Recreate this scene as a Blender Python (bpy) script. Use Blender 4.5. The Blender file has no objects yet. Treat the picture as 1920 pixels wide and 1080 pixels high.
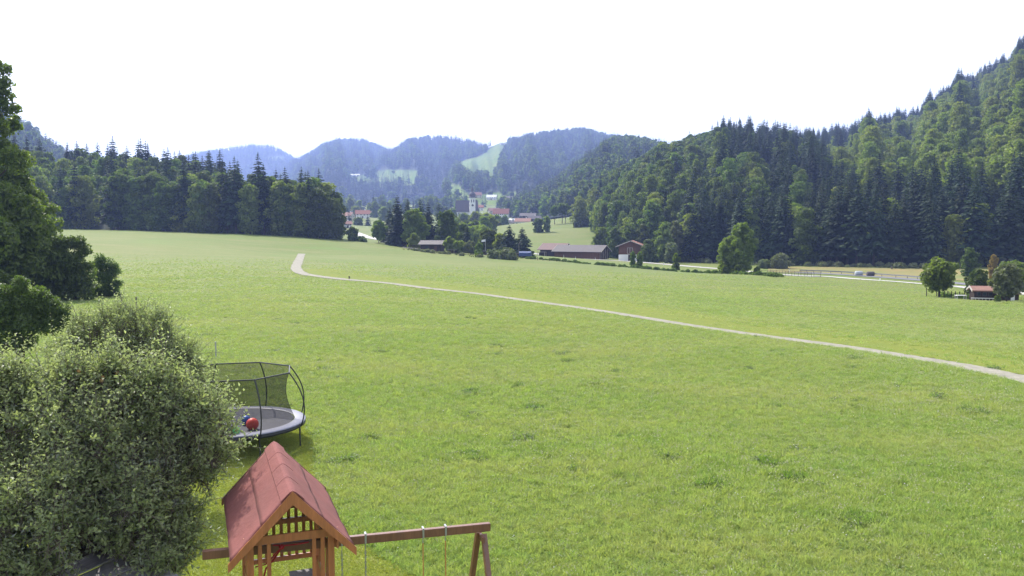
import bpy, math, random
import numpy as np
from mathutils import Vector, Matrix

R = math.radians
SC = bpy.context.scene
COL = SC.collection
rng = np.random.default_rng(7)
random.seed(7)

# ------------------------------------------------------------------ camera
F, H0, CH = 1550.0, 430.0, 7.6          # focal length in photo pixels, horizon row, eye height
cam_d = bpy.data.cameras.new('camera'); cam = bpy.data.objects.new('camera', cam_d)
COL.objects.link(cam)
PITCH = math.atan((540 - H0) / F)
cam.location = (0, 0, CH); cam.rotation_euler = (R(90) - PITCH, 0, 0)
cam_d.sensor_width = 36; cam_d.lens = 36 * F / 1920
cam_d.clip_start = 0.1; cam_d.clip_end = 30000
SC.camera = cam

# ------------------------------------------------------------------ light
SUN_EL, SUN_AZ = 47.0, -34.0            # azimuth from the view axis, negative = to the left
world = bpy.data.worlds.new('World'); SC.world = world; world.use_nodes = True
wn = world.node_tree; wn.nodes.clear()
sky = wn.nodes.new('ShaderNodeTexSky'); sky.sky_type = 'NISHITA'; sky.sun_disc = False
sky.sun_elevation = R(SUN_EL); sky.sun_rotation = R(SUN_AZ)
sky.air_density = 1.0; sky.dust_density = 3.0; sky.ozone_density = 1.0; sky.altitude = 700
bg = wn.nodes.new('ShaderNodeBackground'); bg.inputs['Strength'].default_value = 0.15
wo = wn.nodes.new('ShaderNodeOutputWorld')
hs = wn.nodes.new('ShaderNodeHueSaturation'); hs.inputs['Saturation'].default_value = .35; hs.inputs['Value'].default_value = 1.8
wn.links.new(sky.outputs[0], hs.inputs['Color']); wn.links.new(hs.outputs[0], bg.inputs[0]); wn.links.new(bg.outputs[0], wo.inputs[0])
sun_d = bpy.data.lights.new('sun', 'SUN'); sun_d.energy = 4.3; sun_d.angle = R(0.55)
sun_d.color = (1.0, 0.95, 0.86)
sun = bpy.data.objects.new('sun', sun_d); COL.objects.link(sun)
sdir = Vector((math.sin(R(SUN_AZ)) * math.cos(R(SUN_EL)), math.cos(R(SUN_AZ)) * math.cos(R(SUN_EL)), math.sin(R(SUN_EL))))
sun.rotation_euler = sdir.to_track_quat('Z', 'Y').to_euler(); sun.location = (0, 0, 50)
vs = SC.view_settings
vs.view_transform = 'Standard'; vs.look = 'None'; vs.exposure = 0.76; vs.gamma = 1; vs.use_curve_mapping = False

# ------------------------------------------------------------------ projection helpers
CA, SA = math.cos(PITCH), math.sin(PITCH)
def ray(px, py):
    """direction of a photo pixel, scaled so that y (depth) = 1"""
    px = np.asarray(px, float); py = np.asarray(py, float)
    u = (px - 960) / F; v = (540 - py) / F
    y = CA + v * SA; z = -SA + v * CA
    return u / y, z / y
def P(px, py, D):
    rx, rz = ray(px, py)
    return np.array([rx * D, D + 0 * rx, CH + rz * D]).T
def proj(p):
    p = np.asarray(p, float); d = p - np.array([0, 0, CH])
    w = d[..., 1] * CA - d[..., 2] * SA; v = d[..., 1] * SA + d[..., 2] * CA
    return 960 + F * d[..., 0] / w, 540 - F * v / w, w

# ------------------------------------------------------------------ terrain height (thin-plate through surveyed points)
SV = [(-300,560,95),(0,560,92),(170,560,90),(300,500,150),(100,480,180),(200,431,312),(0,428,312),(-300,425,320),
 (400,437,306),(600,447,300),(300,460,215),(600,481,214),(560,477,232),(700,455,300),(780,466,285),(850,474,268),(640,462,262),
 (945,487,240),(960,530,125),(960,600,69),(1150,500,230),(1350,514,200),(1550,521,172),(1740,562,113),(1920,607,82),
 (1920,712,42),(1400,562,106),(1000,477,340),(1200,490,295),(1300,500,262),(1440,512,228),(1600,523,190),(1740,535,165),
 (1900,548,150),(1846,565,117),(1250,490,320),(1500,497,270),(1750,500,248),(1920,503,238),(2200,505,230),
 (1085,484,315),(1050,455,400),(1100,432,450),(1010,434,450),(1085,405,580),(690,432,520),(660,415,700),(900,430,640),
 (930,410,900),(1000,424,720),(860,416,800),(870,388,1250),(700,398,1100),(600,400,1100),(960,394,1150),(2300,520,120),(-700,520,120),
 (940,440,480),(780,420,700)]
pts = [tuple(P(*s)) for s in SV]
for x, y, z in [(-20,15,0),(0,15,0),(15,15,0),(-28,35,0),(0,35,0),(25,33,0),(-45,60,0),(0,60,0),(0,-40,0),(-100,-40,0),(100,-40,0),
                (-250,-10,1),(250,-10,-2),(0,-400,0),(-600,-300,0),(600,-300,0),(0,4,0),(12,22,0),(-10,25,0)]:
    pts.append((x, y, z))
CP = np.array(pts)
def _phi(d2): return 0.5 * d2 * np.log(d2 + 1e-9)
_c = CP[:, :2] / 100; _n = len(CP)
_K = _phi(((_c[:, None] - _c[None]) ** 2).sum(2)) + np.eye(_n) * 0.004
_Pm = np.c_[np.ones(_n), _c]
_A = np.block([[_K, _Pm], [_Pm.T, np.zeros((3, 3))]])
_w = np.linalg.solve(_A, np.r_[CP[:, 2], 0, 0, 0])
def zt(x, y):
    x = np.asarray(x, float); y = np.asarray(y, float); sh = x.shape
    x = x.ravel(); y = y.ravel()
    r = np.hypot(x, y); k = np.where(r > 1500, 1500 / np.maximum(r, 1), 1.0)
    q = np.c_[x * k, y * k] / 100
    out = np.empty(len(q))
    for i in range(0, len(q), 40000):
        s = q[i:i + 40000]
        d2 = ((s[:, None] - _c[None]) ** 2).sum(2)
        out[i:i + 40000] = _phi(d2) @ _w[:_n] + _w[_n] + s @ _w[_n + 1:]
    out = np.clip(out, -9, 95)
    near = np.clip((r - 20) / 25, 0, 1)
    wav = 0.10 * np.sin(x * 0.13 + 1) * np.sin(y * 0.11) + 0.05 * np.sin(x * 0.31 + y * 0.17)
    return (out * near + wav * np.clip((r - 15) / 30, 0, 1)).reshape(sh)
def zt1(x, y): return float(zt(np.array([x]), np.array([y]))[0])
def hit(px, py, lo=8, hi=1600):
    """first point of the terrain under a photo pixel"""
    D = np.geomspace(lo, hi, 1500); rx, rz = ray(px, py)
    g = zt(rx * D, D); z = CH + rz * D
    k = np.where(z <= g)[0]
    i = k[0] if len(k) else int(np.argmin(z - g))
    return float(rx * D[i]), float(D[i]), float(g[i])
def at(px, D):
    x = float(ray(px, H0)[0] * D); return x, float(D), zt1(x, D)

# ------------------------------------------------------------------ mesh helpers
def mk(name, V, Fq, mats=(), mi=None, smooth=False, tint=None, parent=None, link=True):
    V = np.asarray(V, np.float32).reshape(-1, 3)
    me = bpy.data.meshes.new(name)
    if isinstance(Fq, np.ndarray): groups = [Fq]
    else:
        by = {}
        for f in Fq: by.setdefault(len(f), []).append(f)
        order = sorted(by)
        if mi is not None and len(order) > 1:
            idx = {}
            for i, f in enumerate(Fq): idx.setdefault(len(f), []).append(i)
            mi = np.concatenate([np.asarray(mi)[idx[k]] for k in order])
        groups = [np.array(by[k], np.int32) for k in order]
    me.vertices.add(len(V)); me.vertices.foreach_set('co', V.ravel())
    nl = sum(g.size for g in groups); nf = sum(len(g) for g in groups)
    me.loops.add(nl); me.loops.foreach_set('vertex_index', np.concatenate([g.ravel() for g in groups]).astype(np.int32))
    me.polygons.add(nf)
    st = []; s0 = 0
    for g in groups:
        st.append(s0 + np.arange(len(g)) * g.shape[1]); s0 += g.size
    me.polygons.foreach_set('loop_start', np.concatenate(st).astype(np.int32))
    me.polygons.foreach_set('use_smooth', np.full(nf, bool(smooth)))
    for m in mats: me.materials.append(m)
    if mi is not None: me.polygons.foreach_set('material_index', np.asarray(mi, np.int32))
    if tint is not None:
        a = me.attributes.new('tint', 'FLOAT', 'FACE'); a.data.foreach_set('value', np.asarray(tint, np.float32))
    me.update(calc_edges=True)
    me.validate()
    o = bpy.data.objects.new(name, me)
    if link: COL.objects.link(o)
    if parent is not None: o.parent = parent
    return o
def empty(name, loc, rz=0.0):
    o = bpy.data.objects.new(name, None); o.location = loc; o.rotation_euler = (0, 0, rz); o.empty_display_size = .3
    COL.objects.link(o); return o
def tag(o, label=None, cat=None, group=None, kind=None):
    if label: o['label'] = label
    if cat: o['category'] = cat
    if group: o['group'] = group
    if kind: o['kind'] = kind
    return o
def copy_tree(root, loc, rz=0.0, sc=1.0):
    r = root.copy(); COL.objects.link(r); r.location = loc; r.rotation_euler = (0, 0, rz)
    r.scale = (sc, sc, sc) if not isinstance(sc, tuple) else sc
    for ch in list(root.children):
        c = ch.copy(); COL.objects.link(c); c.parent = r
        for g in list(ch.children):
            d = g.copy(); COL.objects.link(d); d.parent = c
    return r

class MB:
    """collects boxes, bars and tubes into one mesh"""
    def __init__(s): s.V = []; s.F = []
    def add(s, V, Fs):
        b = len(s.V); s.V += [tuple(v) for v in V]; s.F += [tuple(i + b for i in f) for f in Fs]; return s
    def box(s, c, sz, rz=0.0, M=None, bev=0.0):
        x, y, z = [d / 2 for d in sz]
        b = min(bev, x * .9, y * .9, z * .9)
        if b > 0:
            V = []; 
            for sx in (-1, 1):
                for sy in (-1, 1):
                    for sz_ in (-1, 1):
                        V += [(sx * (x - b), sy * (y - b), sz_ * z), (sx * (x - b), sy * y, sz_ * (z - b)), (sx * x, sy * (y - b), sz_ * (z - b))]
            def i(a, b_, c_, k): return ((a * 2 + b_) * 2 + c_) * 3 + k
            Fs = [(i(0,0,1,0), i(1,0,1,0), i(1,1,1,0), i(0,1,1,0)), (i(0,0,0,0), i(0,1,0,0), i(1,1,0,0), i(1,0,0,0)),
                  (i(0,0,0,1), i(1,0,0,1), i(1,0,1,1), i(0,0,1,1)), (i(0,1,0,1), i(0,1,1,1), i(1,1,1,1), i(1,1,0,1)),
                  (i(0,0,0,2), i(0,0,1,2), i(0,1,1,2), i(0,1,0,2)), (i(1,0,0,2), i(1,1,0,2), i(1,1,1,2), i(1,0,1,2))]
            for a in (0, 1):
                for c_ in (0, 1):
                    Fs.append((i(0,a,c_,0), i(0,a,c_,1), i(1,a,c_,1), i(1,a,c_,0)))
                    Fs.append((i(a,0,c_,0), i(a,0,c_,2), i(a,1,c_,2), i(a,1,c_,0)))
                    Fs.append((i(a,c_,0,1), i(a,c_,0,2), i(a,c_,1,2), i(a,c_,1,1)))
            for a in (0, 1):
                for b_ in (0, 1):
                    for c_ in (0, 1): Fs.append((i(a,b_,c_,0), i(a,b_,c_,1), i(a,b_,c_,2)))
        else:
            V = [(sx * x, sy * y, q * z) for q in (-1, 1) for sx, sy in ((-1, -1), (1, -1), (1, 1), (-1, 1))]
            Fs = [(3, 2, 1, 0), (4, 5, 6, 7), (0, 1, 5, 4), (1, 2, 6, 5), (2, 3, 7, 6), (3, 0, 4, 7)]
        T = Matrix.Translation(c) @ (M if M is not None else Matrix.Rotation(rz, 4, 'Z'))
        return s.add([T @ Vector(v) for v in V], Fs)
    def bar(s, p, q, w, h, bev=0.0, up=(0, 0, 1)):
        p = Vector(p); q = Vector(q); d = q - p; L = d.length; d.normalize()
        upv = Vector(up); 
        if abs(d.dot(upv)) > .99: upv = Vector((0, 1, 0))
        sd = d.cross(upv).normalized(); u2 = sd.cross(d).normalized()
        M = Matrix((sd, d, u2)).transposed().to_4x4()
        return s.box((p + q) / 2, (w, L, h), M=M, bev=bev)
    def tube(s, path, r, n=8, caps=True):
        path = [Vector(p) for p in path]; m = len(path)
        rr = r if hasattr(r, '__len__') else [r] * m
        V = []; prev = None
        for i, p in enumerate(path):
            d = (path[min(i + 1, m - 1)] - path[max(i - 1, 0)]).normalized()
            a = d.cross(Vector((0, 0, 1)) if abs(d.z) < .95 else Vector((1, 0, 0))).normalized()
            if prev is not None:
                a2 = prev - d * prev.dot(d)
                if a2.length > 1e-4: a = a2.normalized()
            prev = a; b = d.cross(a)
            for k in range(n):
                t = 2 * math.pi * k / n; V.append(p + (a * math.cos(t) + b * math.sin(t)) * rr[i])
        Fs = [(i * n + k, i * n + (k + 1) % n, (i + 1) * n + (k + 1) % n, (i + 1) * n + k) for i in range(m - 1) for k in range(n)]
        if caps: Fs += [tuple(range(n - 1, -1, -1)), tuple((m - 1) * n + k for k in range(n))]
        return s.add(V, Fs)
    def lathe(s, c, prof, n=16):
        V = []; 
        for r, z in prof:
            for k in range(n):
                t = 2 * math.pi * k / n; V.append((c[0] + r * math.cos(t), c[1] + r * math.sin(t), c[2] + z))
        m = len(prof)
        Fs = [(i * n + k, i * n + (k + 1) % n, (i + 1) * n + (k + 1) % n, (i + 1) * n + k) for i in range(m - 1) for k in range(n)]
        return s.add(V, Fs)
    def prism(s, poly, ax, a, b):
        """polygon in the plane across axis ax extruded from a to b"""
        def pt(p, t): return {0: (t, p[0], p[1]), 1: (p[0], t, p[1]), 2: (p[0], p[1], t)}[ax]
        n = len(poly); V = [pt(p, a) for p in poly] + [pt(p, b) for p in poly]
        Fs = [tuple(range(n)), tuple(range(2 * n - 1, n - 1, -1))] + [(i, i + n, (i + 1) % n + n, (i + 1) % n) for i in range(n)]
        return s.add(V, Fs)
    def build(s, name, mat, parent=None, smooth=False, link=True):
        o = mk(name, s.V, s.F, [mat], smooth=smooth, parent=parent, link=link)
        import bmesh
        bm = bmesh.new(); bm.from_mesh(o.data); bmesh.ops.recalc_face_normals(bm, faces=bm.faces); bm.to_mesh(o.data); bm.free()
        o.data.polygons.foreach_set('use_smooth', [bool(smooth)] * len(o.data.polygons))
        return o

# ------------------------------------------------------------------ materials
def newmat(name):
    m = bpy.data.materials.new(name); m.use_nodes = True; nt = m.node_tree; nt.nodes.clear()
    out = nt.nodes.new('ShaderNodeOutputMaterial'); return m, nt, out
def N(nt, t, **kw):
    n = nt.nodes.new(t)
    for k, v in kw.items():
        if k in n.inputs: n.inputs[k].default_value = v
        else: setattr(n, k, v)
    return n
def rgb(nt, c): 
    n = nt.nodes.new('ShaderNodeRGB'); n.outputs[0].default_value = (*c, 1); return n.outputs[0]
def mix(nt, f, a, b, mode='MIX'):
    n = nt.nodes.new('ShaderNodeMix'); n.data_type = 'RGBA'; n.blend_type = mode
    for s, v in ((n.inputs[0], f), (n.inputs[6], a), (n.inputs[7], b)):
        if hasattr(v, 'is_linked'): nt.links.new(v, s)
        elif isinstance(v, tuple): s.default_value = (*v, 1)
        else: s.default_value = v
    return n.outputs[2]
def ramp(nt, v, a, b, lo=0.0, hi=1.0):
    n = nt.nodes.new('ShaderNodeMapRange'); nt.links.new(v, n.inputs[0])
    n.inputs[1].default_value = a; n.inputs[2].default_value = b; n.inputs[3].default_value = lo; n.inputs[4].default_value = hi
    return n.outputs[0]
def noise(nt, scale, detail=4, rough=.55, coord='pos', sc=None, dist=0.0):
    n = N(nt, 'ShaderNodeTexNoise', Scale=scale, Detail=detail, Roughness=rough, Distortion=dist)
    if coord == 'pos': c = nt.nodes.new('ShaderNodeNewGeometry').outputs['Position']
    else: c = nt.nodes.new('ShaderNodeTexCoord').outputs['Object']
    if sc:
        m = nt.nodes.new('ShaderNodeMapping'); nt.links.new(c, m.inputs[0]); m.inputs['Scale'].default_value = sc; c = m.outputs[0]
    nt.links.new(c, n.inputs['Vector']); return n.outputs['Fac']
def simple(name, c, rough=.7, var=.25, scale=3.0, sc=None, coord='obj', c2=None, bump=.0, spec=.3, metal=0.0, tri=None):
    m, nt, out = newmat(name)
    f = noise(nt, scale, 5, .6, coord, sc)
    c2 = c2 or tuple(v * (1 - var) for v in c)
    f2 = noise(nt, scale * 7, 3, .6, coord, sc)
    col = mix(nt, ramp(nt, f, .35, .65), c, c2)
    col = mix(nt, ramp(nt, f2, .3, .7, 0, .5), col, tuple(v * (1 - var * .8) for v in c2))
    b = N(nt, 'ShaderNodeBsdfPrincipled', Roughness=rough, Metallic=metal); b.inputs['Specular IOR Level'].default_value = spec
    nt.links.new(col, b.inputs['Base Color'])
    if bump:
        bp = N(nt, 'ShaderNodeBump', Strength=bump, Distance=.02); nt.links.new(f2, bp.inputs['Height']); nt.links.new(bp.outputs[0], b.inputs['Normal'])
    nt.links.new(b.outputs[0], out.inputs[0]); return m
def leafmat(name, c, c2, trans=.35, rough=.5, spec=.35, tc=None, rnd=.35, back=None, patch=None):
    """foliage: leaf colour varies per face (tint) and per tree; light passes through"""
    m, nt, out = newmat(name)
    at_ = nt.nodes.new('ShaderNodeAttribute'); at_.attribute_name = 'tint'
    oi = nt.nodes.new('ShaderNodeObjectInfo')
    col = mix(nt, at_.outputs['Fac'], c, c2)
    if patch:
        q1 = noise(nt, .10, 4, .6, sc=(.6, 1.5, 1)); q2 = noise(nt, .5, 3, .6)
        col = mix(nt, ramp(nt, q1, .42, .68), col, mix(nt, .6, col, patch))
        col = mix(nt, ramp(nt, q2, .52, .72, 0, .5), col, mix(nt, 1.0, col, (.62, .75, .6), 'MULTIPLY'))
    hv = nt.nodes.new('ShaderNodeHueSaturation'); nt.links.new(col, hv.inputs['Color'])
    nt.links.new(ramp(nt, oi.outputs['Random'], 0, 1, 1 - rnd, 1 + rnd), hv.inputs['Value'])
    mm = nt.nodes.new('ShaderNodeMath'); mm.operation = 'MULTIPLY'; mm.inputs[1].default_value = 7.13
    nt.links.new(oi.outputs['Random'], mm.inputs[0])
    fr = nt.nodes.new('ShaderNodeMath'); fr.operation = 'FRACT'; nt.links.new(mm.outputs[0], fr.inputs[0])
    nt.links.new(ramp(nt, fr.outputs[0], 0, 1, .5 - .022, .5 + .012), hv.inputs['Hue'])
    col = hv.outputs[0]; dcol = col
    if back:
        g = nt.nodes.new('ShaderNodeNewGeometry'); dcol = mix(nt, g.outputs['Backfacing'], col, back)
    b = N(nt, 'ShaderNodeBsdfPrincipled', Roughness=rough); b.inputs['Specular IOR Level'].default_value = spec
    nt.links.new(dcol, b.inputs['Base Color'])
    t = nt.nodes.new('ShaderNodeBsdfTranslucent')
    tcol = mix(nt, 1.0, col, tc or (1.5, 1.7, .6), 'MULTIPLY'); nt.links.new(tcol, t.inputs[0])
    ms = nt.nodes.new('ShaderNodeMixShader'); ms.inputs[0].default_value = trans
    nt.links.new(b.outputs[0], ms.inputs[1]); nt.links.new(t.outputs[0], ms.inputs[2]); nt.links.new(ms.outputs[0], out.inputs[0])
    return m

# meadow: patchy grass, paler where it has gone to seed, no light painted in
def meadow_mat():
    m, nt, out = newmat('meadow_grass')
    big = noise(nt, .018, 4, .55); mid = noise(nt, .11, 5, .6, sc=(.55, 1.6, 1)); small = noise(nt, 1.1, 5, .7); tiny = noise(nt, 9, 4, .75)
    c = mix(nt, ramp(nt, big, .38, .62), (.108, .145, .024), (.135, .158, .034))
    c = mix(nt, ramp(nt, mid, .48, .72), c, (.165, .168, .055))
    c = mix(nt, ramp(nt, mid, .30, .44, .6, 0), c, (.105, .180, .028))
    c = mix(nt, ramp(nt, small, .54, .72, 0, .6), c, (.075, .130, .026))
    c = mix(nt, ramp(nt, small, .44, .28, 0, .45), c, (.235, .240, .12))
    c = mix(nt, ramp(nt, tiny, .5, .72, 0, .5), c, (.06, .10, .02))
    b = N(nt, 'ShaderNodeBsdfPrincipled', Roughness=.85); b.inputs['Specular IOR Level'].default_value = .15
    nt.links.new(c, b.inputs['Base Color'])
    bp = N(nt, 'ShaderNodeBump', Strength=.5, Distance=.12); nt.links.new(small, bp.inputs['Height'])
    bp2 = N(nt, 'ShaderNodeBump', Strength=.45, Distance=.05); nt.links.new(tiny, bp2.inputs['Height']); nt.links.new(bp.outputs[0], bp2.inputs['Normal'])
    nt.links.new(bp2.outputs[0], b.inputs['Normal']); nt.links.new(b.outputs[0], out.inputs[0]); return m
def hill_mat(name, forest=(.018, .028, .014)):
    """forest floor, grass where the clearing mask says so"""
    m, nt, out = newmat(name)
    a = nt.nodes.new('ShaderNodeAttribute'); a.attribute_name = 'clearing'
    n1 = noise(nt, .02, 4); n2 = noise(nt, .09, 4, .65)
    g = mix(nt, ramp(nt, n1, .4, .6), (.10, .17, .015), (.14, .18, .025))
    g = mix(nt, ramp(nt, n2, .5, .7, 0, .6), g, (.07, .11, .03))
    c = mix(nt, a.outputs['Fac'], forest, g)
    b = N(nt, 'ShaderNodeBsdfPrincipled', Roughness=.9); b.inputs['Specular IOR Level'].default_value = .1
    nt.links.new(c, b.inputs['Base Color']); nt.links.new(b.outputs[0], out.inputs[0]); return m

M_MEADOW = meadow_mat(); M_HILL = hill_mat('forest_floor')
M_LAWN = simple('mown_lawn', (.225, .26, .06), .9, .18, .5, coord='pos', c2=(.17, .22, .05), bump=.25, spec=.1)
M_PATH = simple('gravel_path', (.32, .295, .24), .9, .3, 1.6, coord='pos', c2=(.21, .20, .155), bump=.2, spec=.15)
M_ROAD = simple('pale_road', (.44, .42, .40), .85, .12, .5, coord='pos', spec=.2)
M_TAN = simple('dry_field', (.27, .20, .09), .9, .3, .06, coord='pos', c2=(.17, .19, .065), spec=.1)
M_VERGE = simple('verge_grass', (.165, .185, .026), .9, .2, .3, coord='pos', c2=(.135, .17, .028), bump=.2, spec=.1)
M_BARK = simple('bark', (.075, .058, .043), .9, .4, 6, sc=(1, 1, .2), bump=.6)
M_BARKPALE = simple('pale_bark', (.17, .14, .11), .9, .3, 4, sc=(1, 1, .2), bump=.4)
M_BEECH = leafmat('broadleaf_foliage', (.056, .090, .020), (.125, .165, .034), .40, .6, .25, rnd=.38)
M_BEECHL = leafmat('light_foliage', (.105, .145, .034), (.20, .235, .06), .44, .6, .25, rnd=.15)
M_ASH = leafmat('ash_foliage', (.075, .12, .024), (.155, .21, .045), .46, .5, .35, rnd=.1)
M_DARKL = leafmat('dark_foliage', (.052, .086, .022), (.105, .155, .036), .42, .5, .35, rnd=.1)
M_SPRUCE = leafmat('spruce_needles', (.017, .034, .018), (.040, .062, .028), .16, .75, .15, rnd=.35)
M_APPLE = leafmat('apple_leaves', (.14, .195, .080), (.31, .36, .185), .48, .46, .5, tc=(1.3, 1.4, .75), rnd=.0, back=(.40, .43, .34))
M_WILLOW = leafmat('willow_leaves', (.10, .125, .055), (.165, .185, .10), .3, .6, .3, rnd=.1)
M_ORANGE = leafmat('turning_leaves', (.16, .125, .03), (.24, .17, .045), .3, .6, .3, rnd=.05, tc=(1.4, 1.2, .6))
M_GRASSB = leafmat('grass_blades', (.19, .27, .065), (.37, .44, .18), .48, .65, .2, tc=(1.2, 1.3, .55), rnd=.13, patch=(.40, .40, .19))
M_SEED = simple('seed_heads', (.40, .40, .22), .8, .2, 3)
M_CLOVER = leafmat('broad_herbs', (.095, .18, .026), (.18, .28, .055), .4, .55, .25, rnd=.25, patch=(.2, .24, .08))
M_LAWNB = leafmat('lawn_blades', (.23, .285, .06), (.35, .38, .11), .42, .6, .2, tc=(1.2, 1.25, .5), rnd=.15)
M_FLOWER = simple('white_petals', (.72, .72, .66), .7, .1, 3)

# ------------------------------------------------------------------ haze
hz, nt, out = newmat('haze_air')
pv = nt.nodes.new('ShaderNodeVolumePrincipled')
pv.inputs['Color'].default_value = (.37, .50, 1.0, 1); pv.inputs['Density'].default_value = 0.00022; pv.inputs['Anisotropy'].default_value = .15
nt.links.new(pv.outputs[0], out.inputs['Volume'])
haze = MB().box((0, 3500, 350), (9000, 10000, 730)).build('haze', hz); tag(haze, 'thin blue haze filling the valley air', None, None, 'stuff')

# ------------------------------------------------------------------ ground sheet
def build_ground():
    a1 = np.arange(-42, 42.01, .16); a0 = np.arange(-180, -42, 3.0); a2 = np.arange(42 + 3, 180, 3.0)
    az = np.radians(np.r_[a0, a1, a2]); r = np.r_[0.5, np.geomspace(2.5, 8000, 300)]
    A, Rr = np.meshgrid(az, r, indexing='ij')
    X = np.sin(A) * Rr; Y = np.cos(A) * Rr
    X = np.clip(X, -4400, 4400); Y = np.clip(Y, -1400, 8300)
    Z = zt(X, Y); n, m = A.shape
    idx = np.arange(n * m).reshape(n, m); nx = np.roll(idx, -1, 0)
    Fq = np.stack([idx[:, :-1], idx[:, 1:], nx[:, 1:], nx[:, :-1]], -1).reshape(-1, 4)[:, ::-1]
    o = mk('ground', np.stack([X, Y, Z], -1), np.ascontiguousarray(Fq), [M_MEADOW], smooth=True)
    tag(o, 'broad green hay meadow sloping up to the left wood', None, None, 'structure')
build_ground()

def catmull(pts, n=8):
    p = np.array(pts, float); p = np.vstack([2 * p[0] - p[1], p, 2 * p[-1] - p[-2]]); out = []
    for i in range(1, len(p) - 2):
        for t in np.arange(n) / n:
            a, b, c, d = p[i - 1], p[i], p[i + 1], p[i + 2]
            out.append(.5 * ((2 * b) + (c - a) * t + (2 * a - 5 * b + 4 * c - d) * t * t + (3 * b - a - 3 * c + d) * t ** 3))
    out.append(p[-2]); return np.array(out)
def loft(name, L, Rt, mat, lift, m=6, label=None, jit=0.0):
    """sheet draped on the ground between two lines of world points"""
    L = np.array(L)[:, :2]; Rt = np.array(Rt)[:, :2]; n = len(L)
    t = np.linspace(0, 1, m + 1)[None, :, None]
    G = L[:, None] * (1 - t) + Rt[:, None] * t
    if jit:
        G[:, 0] += rng.normal(0, jit, (n, 2)); G[:, -1] += rng.normal(0, jit, (n, 2))
    Z = zt(G[..., 0], G[..., 1]) + lift
    idx = np.arange(n * (m + 1)).reshape(n, m + 1)
    Fq = np.stack([idx[:-1, :-1], idx[1:, :-1], idx[1:, 1:], idx[:-1, 1:]], -1).reshape(-1, 4)
    V = np.dstack([G, Z])
    a = V[0, 0]; b = V[1, 0]; c = V[0, 1]
    if np.cross(b - a, c - a)[2] < 0: Fq = Fq[:, ::-1]
    o = mk(name, V, np.ascontiguousarray(Fq), [mat], smooth=True); tag(o, label, None, None, 'structure'); return o
def ribbon(name, centre, w, mat, lift, label, m=3, jit=0.0):
    c = np.array(centre)[:, :2]; d = np.gradient(c, axis=0); d /= np.linalg.norm(d, axis=1)[:, None] + 1e-9
    nrm = np.c_[-d[:, 1], d[:, 0]]; w = np.asarray(w)
    if w.ndim: w = w[:, None]
    return loft(name, c + nrm * w / 2, c - nrm * w / 2, mat, lift, m, label, jit)

# path across the meadow
pp = [(2250,800),(2050,744),(1900,708),(1800,687),(1700,670),(1600,654),(1500,640),(1400,627),(1300,612),(1200,596),(1100,580),(1000,566),(900,552),(800,541),(720,531),(640,524),(600,519),(570,514),(557,507),(556,498),(561,488),(564,479),(566,476)]
pw = np.array([hit(*q)[:2] for q in pp]); pc = catmull(pw, 10)
ribbon('path', pc, 1.9, M_PATH, .06, 'narrow pale gravel path winding across the meadow', 3, .06)
# strip of shorter, yellower grass beyond the path
vs_ = np.linspace(1, 1, len(pc)); d = np.gradient(pc, axis=0); d /= np.linalg.norm(d, axis=1)[:, None]
nr = np.c_[d[:, 1], -d[:, 0]]
wid = np.interp(pc[:, 1], [20, 45, 80, 130, 160], [6.5, 8.5, 9.5, 9, 5])
k = pc[:, 1] < 150
loft('verge', (pc + nr * .9)[k], (pc + nr * (.9 + wid[:, None]))[k], M_VERGE, .035, 4, 'yellow-green mown verge along the far side of the path', .25)
VERGE = np.vstack([(pc + nr * .9)[k], (pc + nr * (.9 + wid[:, None] * .95))[k][::-1]])
VERGE_IN = np.vstack([(pc + nr * .9)[k], (pc + nr * (.9 + wid[:, None] * .55))[k][::-1]])

# lawn round the play tower (mown), its edge as in the photograph
ledge = [(560,770),(572,800),(590,835),(592,870),(600,920),(625,965),(665,1010),(705,1040),(770,1078),(850,1130),(980,1220)]
le = catmull([hit(*q)[:2] for q in ledge], 5)
ll = le.copy(); ll[:, 0] = -26 ; ll[:, 1] = le[:, 1] * 1.0
loft('lawn', ll, le, M_LAWN, .02, 24, 'short mown lawn around the play tower and trampoline', 0)
LAWN = np.vstack([le, ll[::-1]])
# roads of the valley floor
r1 = catmull([hit(*q)[:2] for q in [(980,474),(1010,477),(1060,482),(1120,487),(1200,492),(1260,497),(1330,503),(1400,509),(1450,514),(1500,517),(1550,519),(1640,526),(1740,534),(1820,541),(1920,551),(2100,570)]], 6)
ribbon('road', r1, 3.6, M_ROAD, .09, 'pale lane running past the barns and over the bridge')
r2 = catmull([hit(*q)[:2] for q in [(1500,511),(1540,513),(1600,516.5),(1680,522),(1740,527),(1830,535),(1920,543),(2100,560)]], 6)
ribbon('main_road', r2, 5.0, simple('asphalt', (.16, .16, .17), .8, .15, .5, coord='pos'), .09, 'grey asphalt road with a pale shoulder beside the lane')
r3 = catmull([hit(*q)[:2] for q in [(1300,500.5),(1360,504),(1420,507),(1500,509)]], 6)
fa = [hit(px, 500 + (px - 1440) * .012)[:2] for px in range(1440, 2100, 30)]
fb = [hit(px, 509 + (px - 1440) * .048)[:2] for px in range(1440, 2100, 30)]
loft('dry_field', fa, fb, M_TAN, .06, 6, 'tan dry grass field between the road and the dark forest', 1.0)
v1 = catmull([hit(*q)[:2] for q in [(655,432),(672,439),(690,445),(715,450),(740,454)]], 6)
ribbon('village_road', v1, 6.0, M_ROAD, .12, 'pale road curving into the village')

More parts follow.
